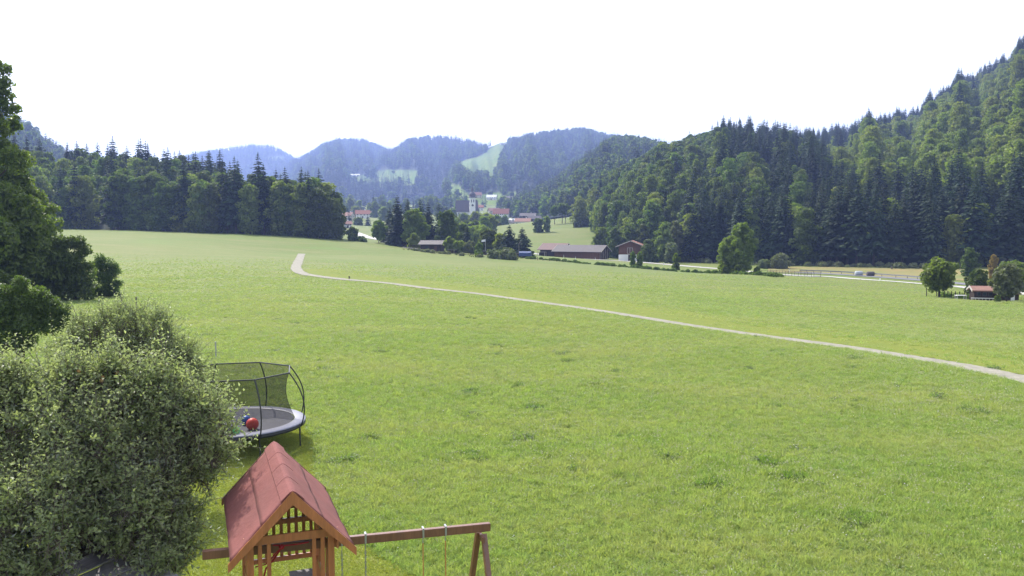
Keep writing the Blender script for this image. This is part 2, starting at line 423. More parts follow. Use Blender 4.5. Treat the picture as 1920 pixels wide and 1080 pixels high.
# ------------------------------------------------------------------ foliage builders
def unit(v): return v / (np.linalg.norm(v, axis=-1, keepdims=True) + 1e-9)
def leaf_quads(C, Dr, Nn, ln, wd, fold=.25):
    """one folded kite per leaf: centre, direction, normal, length, width"""
    Dr = unit(Dr); S = unit(np.cross(Dr, Nn)); Nn = np.cross(S, Dr)
    ln = ln[:, None]; wd = wd[:, None]
    v0 = C - Dr * ln * .5; v2 = C + Dr * ln * .5
    mid = C - Dr * ln * .08
    v1 = mid + S * wd * .5 + Nn * wd * fold; v3 = mid - S * wd * .5 + Nn * wd * fold
    V = np.stack([v0, v1, v2, v3], 1).reshape(-1, 3); n = len(C)
    return V, np.arange(4 * n).reshape(n, 4)
def clump(lobes, n, size, rg, fill=.74, up=.55, asp=.8):
    """many leaf-sprays through lobes (x, y, z, r[, zscale]); returns V, F, tint"""
    L = np.array([(l + (1,))[:5] if len(l) == 4 else l for l in lobes], float)
    w = L[:, 3] ** 2; pick = rg.choice(len(L), n, p=w / w.sum())
    d = unit(rg.normal(size=(n, 3))); d[:, 2] = np.where(rg.random(n) < .35, np.abs(d[:, 2]), d[:, 2])
    rad = L[pick, 3] * (fill + (1.06 - fill) * rg.random(n) ** .6)
    C = L[pick, :3] + d * rad[:, None] * np.c_[np.ones(n), np.ones(n), L[pick, 4]]
    nn = unit(d + .55 * rg.normal(size=(n, 3)) + np.array([0, 0, up]))
    dr = rg.normal(size=(n, 3))
    s = size * (.55 + .9 * rg.random(n))
    V, Fq = leaf_quads(C, dr, nn, s * 1.25, s * asp, .15)
    lob = rg.random(len(L))
    tint = np.clip(.55 * rg.random(n) + .45 * lob[pick], 0, 1)
    return V, Fq, tint
def trunk_mesh(h, r, rg, limbs=6, spread=2.0, z0=.35, n=7):
    mb = MB(); lean = rg.normal(0, .02 * h, 2)
    path = [(lean[0] * t, lean[1] * t, h * t) for t in np.linspace(0, 1, 6)]
    path = [(0, 0, -.6)] + path
    mb.tube(path, [r * 1.25] + [r * (1.15 - .95 * t) for t in np.linspace(0, 1, 6)], n)
    for i in range(limbs):
        t = z0 + (1 - z0) * (i + .3) / limbs; a = i * 2.4 + rg.random(); rr = r * (1.1 - t) * .75
        L = spread * (1.1 - .5 * t)
        p0 = Vector((lean[0] * t, lean[1] * t, h * t)); d = Vector((math.cos(a), math.sin(a), .75))
        mb.tube([p0, p0 + d * L * .45 + Vector((0, 0, .1)), p0 + d * L + Vector((0, 0, .35 * L))], [rr, rr * .7, rr * .25], 5)
    return mb
def broad_lobes(h, w, rg, nl=16, z0=.18, shape='dome'):
    L = []
    for i in range(nl):
        t = (i + .5) / nl; z = h * (z0 + (1 - z0) * t)
        prof = {'dome': math.sin(math.pi * (.16 + .78 * t)) ** .7, 'cone': (1 - t) ** .7 * .95 + .08, 'round': math.sin(math.pi * (.12 + .8 * t)) ** .6}[shape]
        a = i * 2.399 + rg.random() * .6; R_ = w / 2 * prof; rl = w * (.125 + .11 * rg.random()) * (1.15 - .4 * t)
        off = max(R_ - rl * .8, 0) * (.6 + .5 * rg.random())
        L.append((off * math.cos(a), off * math.sin(a), min(z, h - rl * .8), rl, .85))
        if R_ > rl * 1.6: L.append((-.5 * off * math.cos(a), -.5 * off * math.sin(a), z * .96, rl * 1.05, .9))
    return L
def conifer(h, w, rg, layers, per, seg=2, z0=.06, droop=.35):
    C = []; D = []; Nn = []; ln = []; wd = []
    for i in range(layers):
        t = (i + rg.random() * .6) / layers; z = h * (z0 + (1 - z0) * t)
        Rr = w / 2 * ((1 - t) ** .72) * (.72 + .5 * rg.random()) + .25
        k = max(4, int(per * (1 - .45 * t)))
        for j in range(k):
            a = 2 * math.pi * (j + rg.random() * .8) / k + i * 1.3; rj = Rr * (.75 + .4 * rg.random())
            ca, sa = math.cos(a), math.sin(a)
            for s in range(seg):
                f = (s + .55) / seg; q = rj * f
                C.append((ca * q, sa * q, z - droop * q * (.4 + .5 * f) + .1 * rg.normal() * h / layers))
                D.append((ca + .35 * rg.normal(), sa + .35 * rg.normal(), -droop * (.5 + f) + .15 * rg.normal())); Nn.append((-.2 * ca + .35 * rg.normal(), -.2 * sa + .35 * rg.normal(), 1))
                ln.append(rj / seg * 1.55); wd.append(max(.16, (rj * .62) * (1.15 - .6 * f)) * (.7 + .5 * rg.random()))
    C.append((0, 0, h * .985)); D.append((0, 0, 1)); Nn.append((1, 0, 0)); ln.append(h * .07); wd.append(h * .012)
    V, Fq = leaf_quads(np.array(C), np.array(D), np.array(Nn), np.array(ln), np.array(wd), -.22)
    return V, Fq, rg.random(len(C))

def proto_tree(kind, seed, h, w, mat, detail, shape='dome', z0=.18, trunk_mat=None, name=None, size=None):
    """unlinked pair (crown, trunk) of unit instances"""
    rg = np.random.default_rng(seed)
    if kind == 'conifer':
        V, Fq, t = conifer(h, w, rg, *detail, z0=z0)
        tr = MB().tube([(0, 0, -1), (0, 0, h * .5), (0, 0, h * .97)], [h * .012, h * .006, h * .0015], 5)
    else:
        V, Fq, t = clump(broad_lobes(h, w, rg, detail[0], z0, shape), detail[1], size or detail[2], rg)
        tr = trunk_mesh(h * .8, h * .018, rg, 5, w * .28, .3, 6)
    c = mk('crown', V, Fq, [mat], tint=t, link=False)
    k = tr.build('trunk', trunk_mat or M_BARK, link=False)
    return c, k
def plant(pair, name, loc, rz=0, sc=(1, 1, 1)):
    r = empty(name, loc, rz); r.scale = sc
    for p in pair:
        o = p.copy(); COL.objects.link(o); o.parent = r
    return r
def one_mesh(pair, name):
    """crown and trunk joined, for the massed wood"""
    (c, k) = pair; V = []; Fs = []; mi = []; tv = []
    b = 0
    for q, o in enumerate((c, k)):
        me = o.data; co = np.empty(len(me.vertices) * 3, np.float32); me.vertices.foreach_get('co', co); V.append(co.reshape(-1, 3))
        Fs += [tuple(i + b for i in p.vertices) for p in me.polygons]; mi += [q] * len(me.polygons); b += len(me.vertices)
        if q == 0:
            t = np.empty(len(me.polygons), np.float32); me.attributes['tint'].data.foreach_get('value', t); tv.append(t)
        else: tv.append(np.full(len(me.polygons), .5, np.float32))
    order = np.argsort([len(f) for f in Fs], kind='stable')
    return mk(name, np.vstack(V), Fs, [c.data.materials[0], k.data.materials[0]], mi=mi, tint=np.concatenate(tv)[order], link=False)

def scatter(name, pts, scl, rot, idx, protos, label, kind='stuff', cat=None):
    """ONE object that instances prototype meshes on its own points"""
    n = len(pts)
    me = bpy.data.meshes.new(name); me.vertices.add(n); me.vertices.foreach_set('co', np.asarray(pts, np.float32).ravel())
    a = me.attributes.new('scl', 'FLOAT_VECTOR', 'POINT'); a.data.foreach_set('vector', np.asarray(scl, np.float32).ravel())
    a = me.attributes.new('rot', 'FLOAT_VECTOR', 'POINT'); a.data.foreach_set('vector', np.asarray(rot, np.float32).ravel())
    a = me.attributes.new('idx', 'INT', 'POINT'); a.data.foreach_set('value', np.asarray(idx, np.int32))
    o = bpy.data.objects.new(name, me); COL.objects.link(o)
    c = bpy.data.collections.new(name + '_kinds')
    for i, p in enumerate(protos):
        p.name = '%s_kind_%02d' % (name, i); c.objects.link(p)
    g = bpy.data.node_groups.new(name + '_nodes', 'GeometryNodeTree')
    g.interface.new_socket('Geometry', in_out='INPUT', socket_type='NodeSocketGeometry')
    g.interface.new_socket('Geometry', in_out='OUTPUT', socket_type='NodeSocketGeometry')
    gi = g.nodes.new('NodeGroupInput'); go = g.nodes.new('NodeGroupOutput')
    ci = g.nodes.new('GeometryNodeCollectionInfo'); ci.inputs[0].default_value = c
    ci.inputs['Separate Children'].default_value = True; ci.inputs['Reset Children'].default_value = True
    ip = g.nodes.new('GeometryNodeInstanceOnPoints'); ip.inputs['Pick Instance'].default_value = True
    def attr(nm, t):
        q = g.nodes.new('GeometryNodeInputNamedAttribute'); q.data_type = t; q.inputs['Name'].default_value = nm
        return [s for s in q.outputs if s.enabled and s.name == 'Attribute'][0]
    g.links.new(gi.outputs[0], ip.inputs['Points']); g.links.new(ci.outputs[0], ip.inputs['Instance'])
    g.links.new(attr('idx', 'INT'), ip.inputs['Instance Index'])
    g.links.new(attr('rot', 'FLOAT_VECTOR'), ip.inputs['Rotation']); g.links.new(attr('scl', 'FLOAT_VECTOR'), ip.inputs['Scale'])
    g.links.new(ip.outputs[0], go.inputs[0])
    md = o.modifiers.new('scatter', 'NODES'); md.node_group = g
    tag(o, label, cat, None, kind); return o

# ------------------------------------------------------------------ hills and mountains
def inpoly(px, py, poly):
    poly = np.array(poly, float); c = np.zeros(np.shape(px), bool); j = len(poly) - 1
    for i in range(len(poly)):
        xi, yi = poly[i]; xj, yj = poly[j]
        c ^= ((yi > py) != (yj > py)) & (px < (xj - xi) * (py - yi) / (yj - yi + 1e-9) + xi); j = i
    return c
class Ridge:
    def __init__(s, name, label, cols, shape=.8, step=4, nt_=64, clear=(), bump=.05, seed=1, back=1.35):
        c = np.array(cols, float); s.px = np.arange(c[0, 0], c[-1, 0] + .1, step)
        f = [np.interp(s.px, c[:, 0], c[:, i]) for i in range(1, 5)]
        ker = np.ones(3) / 3
        s.bp, s.bD, s.cp, s.cD = [np.convolve(np.pad(q, 1, 'edge'), ker, 'valid') for q in f]
        s.shape = shape; s.clear = clear; s.bump = bump; s.seed = seed; s.back = back
        T = np.r_[np.linspace(0, 1, nt_), 1.12, 1.3, 1.6, 2.0]
        U, TT = np.meshgrid(s.px, T, indexing='ij'); V = s.pos(U, TT)
        n, m = U.shape; idx = np.arange(n * m).reshape(n, m)
        Fq = np.stack([idx[:-1, :-1], idx[1:, :-1], idx[1:, 1:], idx[:-1, 1:]], -1).reshape(-1, 4)
        o = mk(name, V, np.ascontiguousarray(Fq), [M_HILL], smooth=True); tag(o, label, None, None, 'structure')
        a = o.data.attributes.new('clearing', 'FLOAT', 'POINT'); a.data.foreach_set('value', s.isclear(V.reshape(-1, 3)).astype(np.float32))
    def pos(s, U, T):
        bp, bD, cp, cD = [np.interp(U, s.px, q) for q in (s.bp, s.bD, s.cp, s.cD)]
        t = np.clip(T, 0, 1); D = bD + (cD - bD) * t
        rx, rzb = ray(U, bp); zb = CH + rzb * bD; _, rzc = ray(U, cp); zc = CH + rzc * cD
        k = s.shape
        z = zb - 1.0 + (zc - zb + 1.0) * (t * (1 + k) - k * t * t) 
        # gullies and spurs running down the slope
        g = np.sin(U * .045 + s.seed) * .6 + np.sin(U * .11 + 2 * s.seed + 2 * t) * .4 + .4 * np.sin(U * .23 + t * 4)
        D = D + (cD - bD) * s.bump * 1.6 * g * np.sin(np.pi * t)
        over = np.clip(T - 1, 0, 1); D = D + over * (s.back - 1) * cD
        z = z - (z - zb + 4) * over ** 1.5 * 1.0 - over * .02 * cD
        return np.stack([rx * D, D, z], -1)
    def isclear(s, V):
        qx, qy, _ = proj(V); r = np.zeros(len(V), bool)
        for p in s.clear: r |= inpoly(qx, qy, p)
        return r
    def sample(s, spacing, tmax=1.06, seed=0, pxr=None):
        rg = np.random.default_rng(seed + 100)
        lo, hi = pxr or (s.px[0], s.px[-1])
        Um = np.linspace(lo, hi, 60); Tm = np.linspace(0, tmax, 24)
        A, B = np.meshgrid(Um, Tm, indexing='ij'); V = s.pos(A, B)
        e1 = V[1:, :-1] - V[:-1, :-1]; e2 = V[:-1, 1:] - V[:-1, :-1]
        ar = np.abs(e1[..., 0] * e2[..., 1] - e1[..., 1] * e2[..., 0]); tot = ar.sum(); n = int(tot / spacing ** 2)
        pk = rg.choice(ar.size, n, p=(ar / tot).ravel()); i, j = np.unravel_index(pk, ar.shape)
        u = Um[i] + rg.random(n) * (Um[1] - Um[0]); t = Tm[j] + rg.random(n) * (Tm[1] - Tm[0])
        X = s.pos(u, t)
        # thin out what stands too close together
        cell = {}; keep = np.zeros(n, bool); q = np.floor(X[:, :2] / (spacing * .8)).astype(int)
        for a in range(n):
            key = (q[a, 0], q[a, 1])
            if key not in cell: cell[key] = 1; keep[a] = True
        keep &= ~s.isclear(X)
        return X[keep], t[keep], u[keep]

CLR = [[(858,303),(903,292),(938,262),(958,260),(944,290),(932,318),(925,338),(885,332),(858,316)],
       [(840,343),(858,346),(880,366),(968,358),(972,385),(900,388),(842,372)],
       [(664,334),(700,322),(730,318),(786,319),(780,346),(740,350),(700,352),(668,350)],
       [(500,294),(530,293),(545,299),(530,302),(505,300)]]
r_m1 = Ridge('mountain', 'farthest blue wooded mountain at the left of the gap', [(330,340,4000,305,5500),(370,340,4000,293,5500),(400,340,4000,287,5500),(440,340,4000,280,5500),(475,340,4000,276,5500),(510,340,4000,278,5500),(545,345,4000,296,5500),(570,345,4000,316,5500),(640,350,4000,340,5500)], .3, clear=[CLR[3]], seed=1)
r_m2 = Ridge('mountain', 'rounded blue mountain left of centre', [(520,395,1900,330,4200),(550,398,1800,306,4300),(570,398,1750,300,4400),(600,398,1700,281,4400),(640,398,1700,267,4400),(685,398,1700,267,4400),(715,398,1700,280,4400),(740,398,1700,290,4400),(800,395,1800,304,4400),(850,395,1900,330,4400)], .15, clear=[CLR[2]], seed=2)
r_m3 = Ridge('mountain', 'long flat-topped blue mountain in the middle', [(690,360,2100,310,3700),(735,360,2000,291,3700),(760,362,1950,271,3700),(800,368,1900,262,3700),(850,372,1900,265,3700),(900,372,1900,277,3700),(940,372,1900,290,3700),(1000,372,1900,305,3700)], .15, clear=[CLR[2], CLR[0]], seed=3)
r_m4 = Ridge('mountain', 'blue mountain with a pale clearing behind the church', [(835,385,1300,340,2300),(860,386,1300,306,2500),(880,386,1300,297,2600),(905,387,1300,283,2700),(925,387,1300,273,2800),(945,388,1300,266,2900),(975,388,1300,266,2900),(1000,388,1300,259,2900),(1040,388,1300,253,2900),(1090,388,1300,248,2900),(1120,388,1300,256,2900),(1160,388,1300,266,2900),(1250,388,1300,280,2900),(1330,388,1300,300,2900)], .1, clear=CLR[:2], seed=4)
r_m5 = Ridge('wooded_hill', 'blue-green wooded ridge rising behind the village', [(940,409,950,402,1000),(960,409,920,396,1050),(1000,409,800,376,1250),(1050,404,700,346,1300),(1100,400,640,311,1350),(1130,396,620,288,1350),(1150,392,620,276,1350),(1180,390,620,272,1350),(1225,390,620,283,1350),(1260,390,620,300,1350),(1330,390,620,340,1350)], .25, seed=5)
r_h6 = Ridge('wooded_hill', 'near wooded hill behind the barns', [(1088,412,540,404,600),(1110,432,460,400,620),(1130,446,420,376,640),(1200,472,340,337,660),(1250,484,320,314,660),(1310,491,300,297,660),(1360,494,292,287,660),(1410,495,285,287,660),(1450,496,280,286,660),(1485,497,272,303,650),(1530,498,265,325,640),(1600,498,258,380,500)], .55, seed=6)
r_h7 = Ridge('wooded_hill', 'high wooded mountainside filling the right edge', [(1400,420,640,308,900),(1450,430,560,290,930),(1500,470,360,285,950),(1560,496,262,273,950),(1600,498,256,269,950),(1640,499,252,259,950),(1700,500,249,240,980),(1760,501,246,206,1000),(1800,502,244,178,1000),(1850,502,242,148,1000),(1900,503,239,128,1000),(1940,503,238,112,1000),(2050,505,235,50,1000),(2300,507,230,-40,1000),(2600,510,230,-60,1000)], .2, seed=7)
r_ml = Ridge('wooded_hill', 'distant wooded slope behind the left trees', [(-300,400,700,60,1500),(-100,400,700,150,1500),(0,400,700,212,1500),(40,400,700,236,1500),(70,400,700,253,1500),(110,400,700,284,1500),(150,400,700,310,1500),(220,400,700,345,1500)], .2, seed=8)
r_lf = Ridge('wooded_hill', 'low wooded rise at the end of the left meadow', [(-400,426,322,340,430),(0,428,318,340,430),(100,430,316,345,430),(200,431,314,350,430),(300,434,312,356,420),(370,438,308,372,410),(430,440,306,384,400),(480,442,306,405,390),(520,444,306,412,380),(575,446,304,414,375),(605,447,304,436,350),(636,448,302,446,325)], .3, seed=9)

# ------------------------------------------------------------------ forest
BR = [proto_tree('broad', 20 + i, 20, 11, M_BEECH, (17, 3800, .76), z0=.08) for i in range(4)]
CO = [proto_tree('conifer', 40 + i, 26, 8.6, M_SPRUCE, (30, 11, 3)) for i in range(4)]
BL = [proto_tree('broad', 80 + i, 19, 12, M_BEECHL, (18, 3800, .76), z0=.08) for i in range(3)]
FB = [proto_tree('broad', 60 + i, 18, 11, M_BEECH, (7, 260, 2.6), z0=.1) for i in range(2)]
FC = [proto_tree('conifer', 70 + i, 24, 7.5, M_SPRUCE, (9, 6, 1)) for i in range(3)]
T = []   # x,y,z,kind(0 broad,1 conifer),scale,widthscale,region
def nz(x, y, s, k=0): return np.sin(x * s + 1.3 * k) * np.sin(y * s * .9 + k) + .6 * np.sin(x * s * 2.3 + y * s * 1.7 + k)
def add_forest(rd, spacing, fcon, region, seed, smin=.75, smax=1.15, tmax=1.05):
    X, t, u = rd.sample(spacing, tmax, seed); rg = np.random.default_rng(seed)
    con = rg.random(len(X)) < fcon(X, t, u)
    sc = smin + (smax - smin) * rg.random(len(X))
    return [(x[0], x[1], x[2] - .4, int(c), s, .85 + .35 * rg.random(), region) for x, c, s in zip(X, con, sc)]
def fc_h6(X, t, u):
    qx, qy, _ = proj(X); dark = (qx > 1350) & (qy < 360 - (qx - 1350) * .3) | (qx > 1440) | (qy > 430) & (qx > 1310)  # low on the slope, dark spruces stand in for shade over beech
    return np.clip(.06 + .72 * dark + .2 * (nz(X[:, 0], X[:, 1], .03, 3) > .9), 0, .9)
def fc_h7(X, t, u):
    qx, qy, _ = proj(X)
    up = np.interp(qx, [1440, 1520, 1620, 1740, 1860, 1960], [345, 335, 290, 235, 165, 120]); lo = np.interp(qx, [1440, 1560, 1660, 1780, 1900, 2000], [370, 420, 400, 395, 400, 400])
    light = (qy > up) & (qy < lo)
    return np.clip(np.where(light, .06 + .25 * (nz(X[:, 0], X[:, 1], .02, 2) > .8), .88), .03, .96)
T += add_forest(r_h6, 7.6, fc_h6, 'h6', 1, .7, 1.05)
T += add_forest(r_h7, 9.2, fc_h7, 'h7', 2, .75, 1.1)
T += add_forest(r_lf, 7.0, lambda X, t, u: np.clip(.14 + .38 * (t > .6) + .2 * nz(X[:, 0], X[:, 1], .03, 1), .1, .9), 'lf', 3, .7, 1.05)
T = [t if t[6] != 'lf' else t[:5] + (t[5] * (1.2 if t[3] else 1.0), t[6]) for t in T]
T = [t for t in T if not (t[6] == 'lf' and t[1] < 345 and 162 < proj(np.array(t[:3]))[0] < 204)]
# closed edges of the woods
def edge(poly, n, kinds, region, jit=3, seed=5, s=(.8, 1.05)):
    rg = np.random.default_rng(seed); c = np.array([[*p] for p in poly], float); out = []
    L = np.r_[0, np.cumsum(np.hypot(*np.diff(c, axis=0).T))]
    for q in (np.arange(n) + rg.random(n) * .5) / n * L[-1]:
        x = np.interp(q, L, c[:, 0]) + rg.normal(0, jit); y = np.interp(q, L, c[:, 1]) + rg.normal(0, jit)
        out.append((x, y, zt1(x, y) - .3, int(rg.random() < kinds), s[0] + (s[1] - s[0]) * rg.random(), .95 + .3 * rg.random(), region))
    return out
def base_line(rd, lo, hi, dd=2): 
    u = np.linspace(lo, hi, 20); V = rd.pos(u, np.zeros(20)); return [(v[0], v[1] + dd) for v in V]
T += edge(base_line(r_h7, 1500, 2100, 3), 34, .9, 'h7', 2, 11, (.8, 1.1))
T += edge(base_line(r_h6, 1290, 1500, 3), 18, .92, 'h6', 2, 12)  # mostly spruce, its dark colour replacing the shade of a beech edge
T += edge(base_line(r_h6, 1100, 1290, 3), 14, .1, 'h6', 3, 13, (.6, .95))
T += edge(base_line(r_lf, 205, 622, 1), 26, .22, 'lf', 1.5, 14, (.85, 1.1))
T += edge(base_line(r_lf, 205, 600, 8), 20, .4, 'lf', 2, 15, (.95, 1.2))
T += edge(base_line(r_lf, -100, 158, 3), 12, .4, 'lf', 3, 16, (.85, 1.1))
TA = np.array([t[:6] for t in T]); REG = [t[6] for t in T]
# rank the trees by how much of each is in view
def rank(TA):
    h = np.where(TA[:, 3] == 1, 26, 20) * TA[:, 4]; w = np.where(TA[:, 3] == 1, 7.4, 11) * TA[:, 4] * TA[:, 5]
    bx, by, D = proj(TA[:, :3]); _, ty, _ = proj(TA[:, :3] + np.c_[0 * h, 0 * h, h]); wp = w / D * F
    S = 4; occ = np.zeros((270, 480), bool); vis = np.zeros(len(TA))
    for i in np.argsort(D):
        con = TA[i, 3] == 1; hw = wp[i] * (.32 if con else .43)
        x0, x1 = int((bx[i] - hw) / S), int((bx[i] + hw) / S) + 1; y0, y1 = int(ty[i] / S), int(by[i] / S) + 1
        x0 = max(x0, 0); y0 = max(y0, 0); x1 = min(x1, 480); y1 = min(y1, 270)
        if x1 <= x0 or y1 <= y0: continue
        b = occ[y0:y1, x0:x1]; vis[i] = (~b).sum(); b[:] = True
    return vis
VIS = rank(TA)
single = set()
for k in (0, 1):
    ii = np.where(TA[:, 3] == k)[0]; single |= set(ii[np.argsort(-VIS[ii])][:(165, 235)[k]].tolist())
single = {i for i in single if VIS[i] > 2}
GL = {('h6', 0): ('round-crowned deciduous tree on the wooded hill behind the barns', 'deciduous trees of the wood behind the barns'),
      ('h6', 1): ('dark pointed spruce on the wooded hill behind the barns', 'spruces of the wood behind the barns'),
      ('h7', 0): ('light green deciduous tree on the steep right mountainside', 'deciduous trees of the right mountainside'),
      ('h7', 1): ('dark spruce in the forest of the steep right mountainside', 'spruces of the right mountainside'),
      ('lf', 0): ('leafy deciduous tree of the wood beyond the left meadow', 'deciduous trees of the left wood'),
      ('lf', 1): ('dark spruce of the wood beyond the left meadow', 'spruces of the left wood')}
rg = np.random.default_rng(3)
M_BEECHH = M_BEECH
rest = []
for i, t in enumerate(T):
    if i in single:
        pair = CO[int(rg.integers(4))] if t[3] else BL[int(rg.integers(3))] if (t[6] == 'h7' or (t[6] == 'h6' and rg.random() < .35) or (t[6] == 'lf' and rg.random() < .45)) else BR[int(rg.integers(4))]
        o = plant(pair, 'spruce_tree' if t[3] else 'deciduous_tree', t[:3], rg.random() * 6.28, (t[4] * t[5], t[4] * t[5], t[4]))
        lb, gr = GL[(t[6], t[3])]
        zb = (t[2] - 0) / {'h6': 70., 'h7': 215., 'lf': 30.}[t[6]]; b = 0 if zb < .12 else 1 if zb < .6 else 2
        tag(o, lb + (', at its foot', ', halfway up', ', near the crest')[b], 'tree', gr + (' at its foot', ' halfway up', ' near the crest')[b])
    else: rest.append(i)
RA = TA[rest]
BRm = [one_mesh(p, 'broad_mass') for p in BR[:3]]; COm = [one_mesh(p, 'conifer_mass') for p in CO[:3]]
BLm = [one_mesh(p, 'broad_mass') for p in BL]; h7 = np.array([REG[i] == 'h7' for i in rest])
ri = rg.random(len(RA)) * 3
idx = np.where(RA[:, 3] == 1, 3, np.where(h7, 6, 0)) + ri.astype(int)
scatter('near_forest', RA[:, :3], np.c_[RA[:, 4] * RA[:, 5], RA[:, 4] * RA[:, 5], RA[:, 4]], np.c_[0 * RA[:, 0], 0 * RA[:, 0], rg.random(len(RA)) * 6.28], idx, BRm + COm + BLm,
        'dense mixed forest covering the near hillsides', 'stuff')
# far mountain woods
FX = []
def far(rd, sp, fc, seed, s0=.8, s1=1.1):
    X, t, u = rd.sample(sp, 1.03, seed); rg = np.random.default_rng(seed); con = rg.random(len(X)) < fc + .25 * nz(X[:, 0], X[:, 1], .006, seed)
    for x, c in zip(X, con): FX.append((*x, int(c), s0 + (s1 - s0) * rg.random()))
far(r_m5, 9.0, .5, 21); far(r_ml, 12, .5, 22); far(r_m4, 13, .62, 23, .9, 1.2); far(r_m3, 17, .75, 24, 1, 1.4); far(r_m2, 18, .65, 25, 1, 1.4); far(r_m1, 22, .8, 26, 1.1, 1.5)
FX = np.array(FX); ri = rg.random(len(FX))
idx = np.where(FX[:, 3] == 1, 2 + (ri * 3).astype(int), (ri * 2).astype(int))
ws = FX[:, 4] * np.where(FX[:, 1] > 1600, 1.3, 1.1); FX[:, 4] *= np.where((FX[:, 1] > 1600) & (FX[:, 3] == 1), .85 + .5 * rg.random(len(FX)), 1)
scatter('mountain_forest', FX[:, :3], np.c_[ws, ws, FX[:, 4]], np.c_[0 * ws, 0 * ws, rg.random(len(ws)) * 6.28], idx,
        [one_mesh(p, 'far_broad') for p in FB] + [one_mesh(p, 'far_conifer') for p in FC], 'blue-green forest covering the distant mountains', 'stuff')
print('trees', len(T), 'single', len(single), 'far', len(FX))

# ------------------------------------------------------------------ trees that stand by themselves in the valley
def sublobes(L, rgx, k=6, f=.42, shr=.72):
    out = []
    for l in L:
        for _ in range(k):
            d = unit(rgx.normal(size=3)); d[1] -= .35; d[2] += .15; d = unit(d); rr = l[3] * f * (.7 + .6 * rgx.random())
            out.append((l[0] + d[0] * l[3] * shr, l[1] + d[1] * l[3] * shr, l[2] + d[2] * l[3] * shr, rr, .8))
        out.append((l[0], l[1], l[2], l[3] * .6, .9))
    return out
def mid_tree(px, py, wpx, hpx, kind, label, name=None, mat=None, D=None, detail=None, shape='dome', z0=.12, cat='tree', group=None, seed=None, size=None, trunkmat=None, sink=.2):
    x, y, z = at(px, D) if D else hit(px, py)
    s = y / F; h = hpx * s; w = wpx * s; sd = seed or int(px * 7 + py)
    rg = np.random.default_rng(sd)
    if kind == 'conifer':
        lay = int(np.clip(hpx * .4, 10, 40)); V, Fq, t = conifer(h, w * 1.2, rg, lay, 12, 3, z0=.03); m = mat or M_SPRUCE
        tr = MB().tube([(0, 0, -1), (0, 0, h * .5), (0, 0, h * .97)], [h * .014, h * .009, h * .002], 5)
        nm = name or 'spruce_tree'
    else:
        area = max(wpx * hpx, 200); n = int(np.clip(area * 1.6, 700, 14000)); nl = int(np.clip(hpx * .28, 6, 22))
        lb0 = broad_lobes(h, w, rg, nl, z0, shape)
        if hpx > 55: lb0 = sublobes(lb0, rg, 4, .5, .6)
        V, Fq, t = clump(lb0, n, size or max(.22, 4.2 * s), rg); m = mat or M_BEECH
        tr = trunk_mesh(h * .75, max(h * .02, .06), rg, 5, w * .28, .3, 6); nm = name or 'deciduous_tree'
    r = empty(nm, (x, y, z - sink * s * 4 - .05))
    mk('crown', V, Fq, [m], tint=t, parent=r); tr.build('trunk', trunkmat or M_BARK, r)
    return tag(r, label, cat, group)
CG = 'trees of the clump beside the dark shed'
mid_tree(710,454,33,42,'broad','small round tree with a bare trunk alone at the meadow edge left of the clump',D=300,z0=.3,group=CG)
mid_tree(745,465,40,96,'conifer','tall dark spruce at the left end of the tree clump by the shed',D=293,group=CG)
mid_tree(731,455,34,70,'conifer','shorter spruce behind the small round tree, far left of the clump',D=312,group=CG)
mid_tree(765,452,36,88,'conifer','spruce rising behind the left broad tree of the clump',D=325,group=CG)
mid_tree(788,452,34,90,'conifer','spruce standing between the two broad trees of the clump',D=315,group=CG)
mid_tree(803,460,36,88,'conifer','dark spruce directly behind the dark shed roof',D=300,group=CG)
mid_tree(823,452,28,86,'conifer','slim spruce at the right end of the clump of tall spruces',D=320,group=CG)
mid_tree(776,466,58,72,'broad','broad dome-shaped deciduous tree left above the dark shed',D=290,group=CG)
mid_tree(838,466,50,76,'broad','big round deciduous tree right of the dark shed',D=290,group=CG)
mid_tree(868,458,36,52,'broad','pale loose deciduous tree right of the big round one',D=310,mat=M_BEECHL,group=CG)
mid_tree(900,452,60,46,'broad','row of soft green trees below the church',D=340,mat=M_BEECHL,group=CG)
mid_tree(876,462,26,52,'conifer','small dark spruce between the round tree and the garden',D=292,group=CG)
mid_tree(915,468,46,46,'broad','rounded green tree behind the flag in the garden',D=285,group=CG)
mid_tree(939,470,34,40,'broad','pale yellow-green tree left of the two tall spruces',D=280,mat=M_BEECHL,group=CG)
mid_tree(955,472,40,60,'conifer','left one of the two tall spruces beside the blue tarpaulin',D=275,group='pair of spruces beside the tarpaulin')
mid_tree(979,473,42,58,'conifer','right one of the two tall spruces beside the blue tarpaulin',D=272,group='pair of spruces beside the tarpaulin')
mid_tree(777,466,28,30,'broad','light green bush behind the railing left of the dark shed',D=280,mat=M_BEECHL,z0=.02,cat='bush',name='bush')
mid_tree(661,447,26,26,'broad','grey-green bush at the corner of the left wood',D=300,z0=.02,cat='bush',name='bush')
mid_tree(676,449,30,9,'broad','low hedge bush below the village road',D=299,z0=0,cat='bush',name='bush')
GG = 'fruit trees in the garden beside the shed'
mid_tree(842,472,22,30,'broad','narrow light green fruit tree nearest the dark shed',D=266,mat=M_BEECHL,group=GG)
mid_tree(861,473,28,24,'broad','second fruit tree from the dark shed, low and round',D=264,mat=M_BEECHL,z0=.25,group=GG)
mid_tree(882,475,26,26,'broad','third fruit tree from the dark shed, thin crowned',D=262,mat=M_WILLOW,z0=.25,group=GG)
mid_tree(898,479,18,26,'broad','small grey-green tree in front of the log stack',D=256,group=GG)
mid_tree(899,483,18,8,'broad','low dark bush below the small garden tree',D=250,z0=0,cat='bush',name='bush')
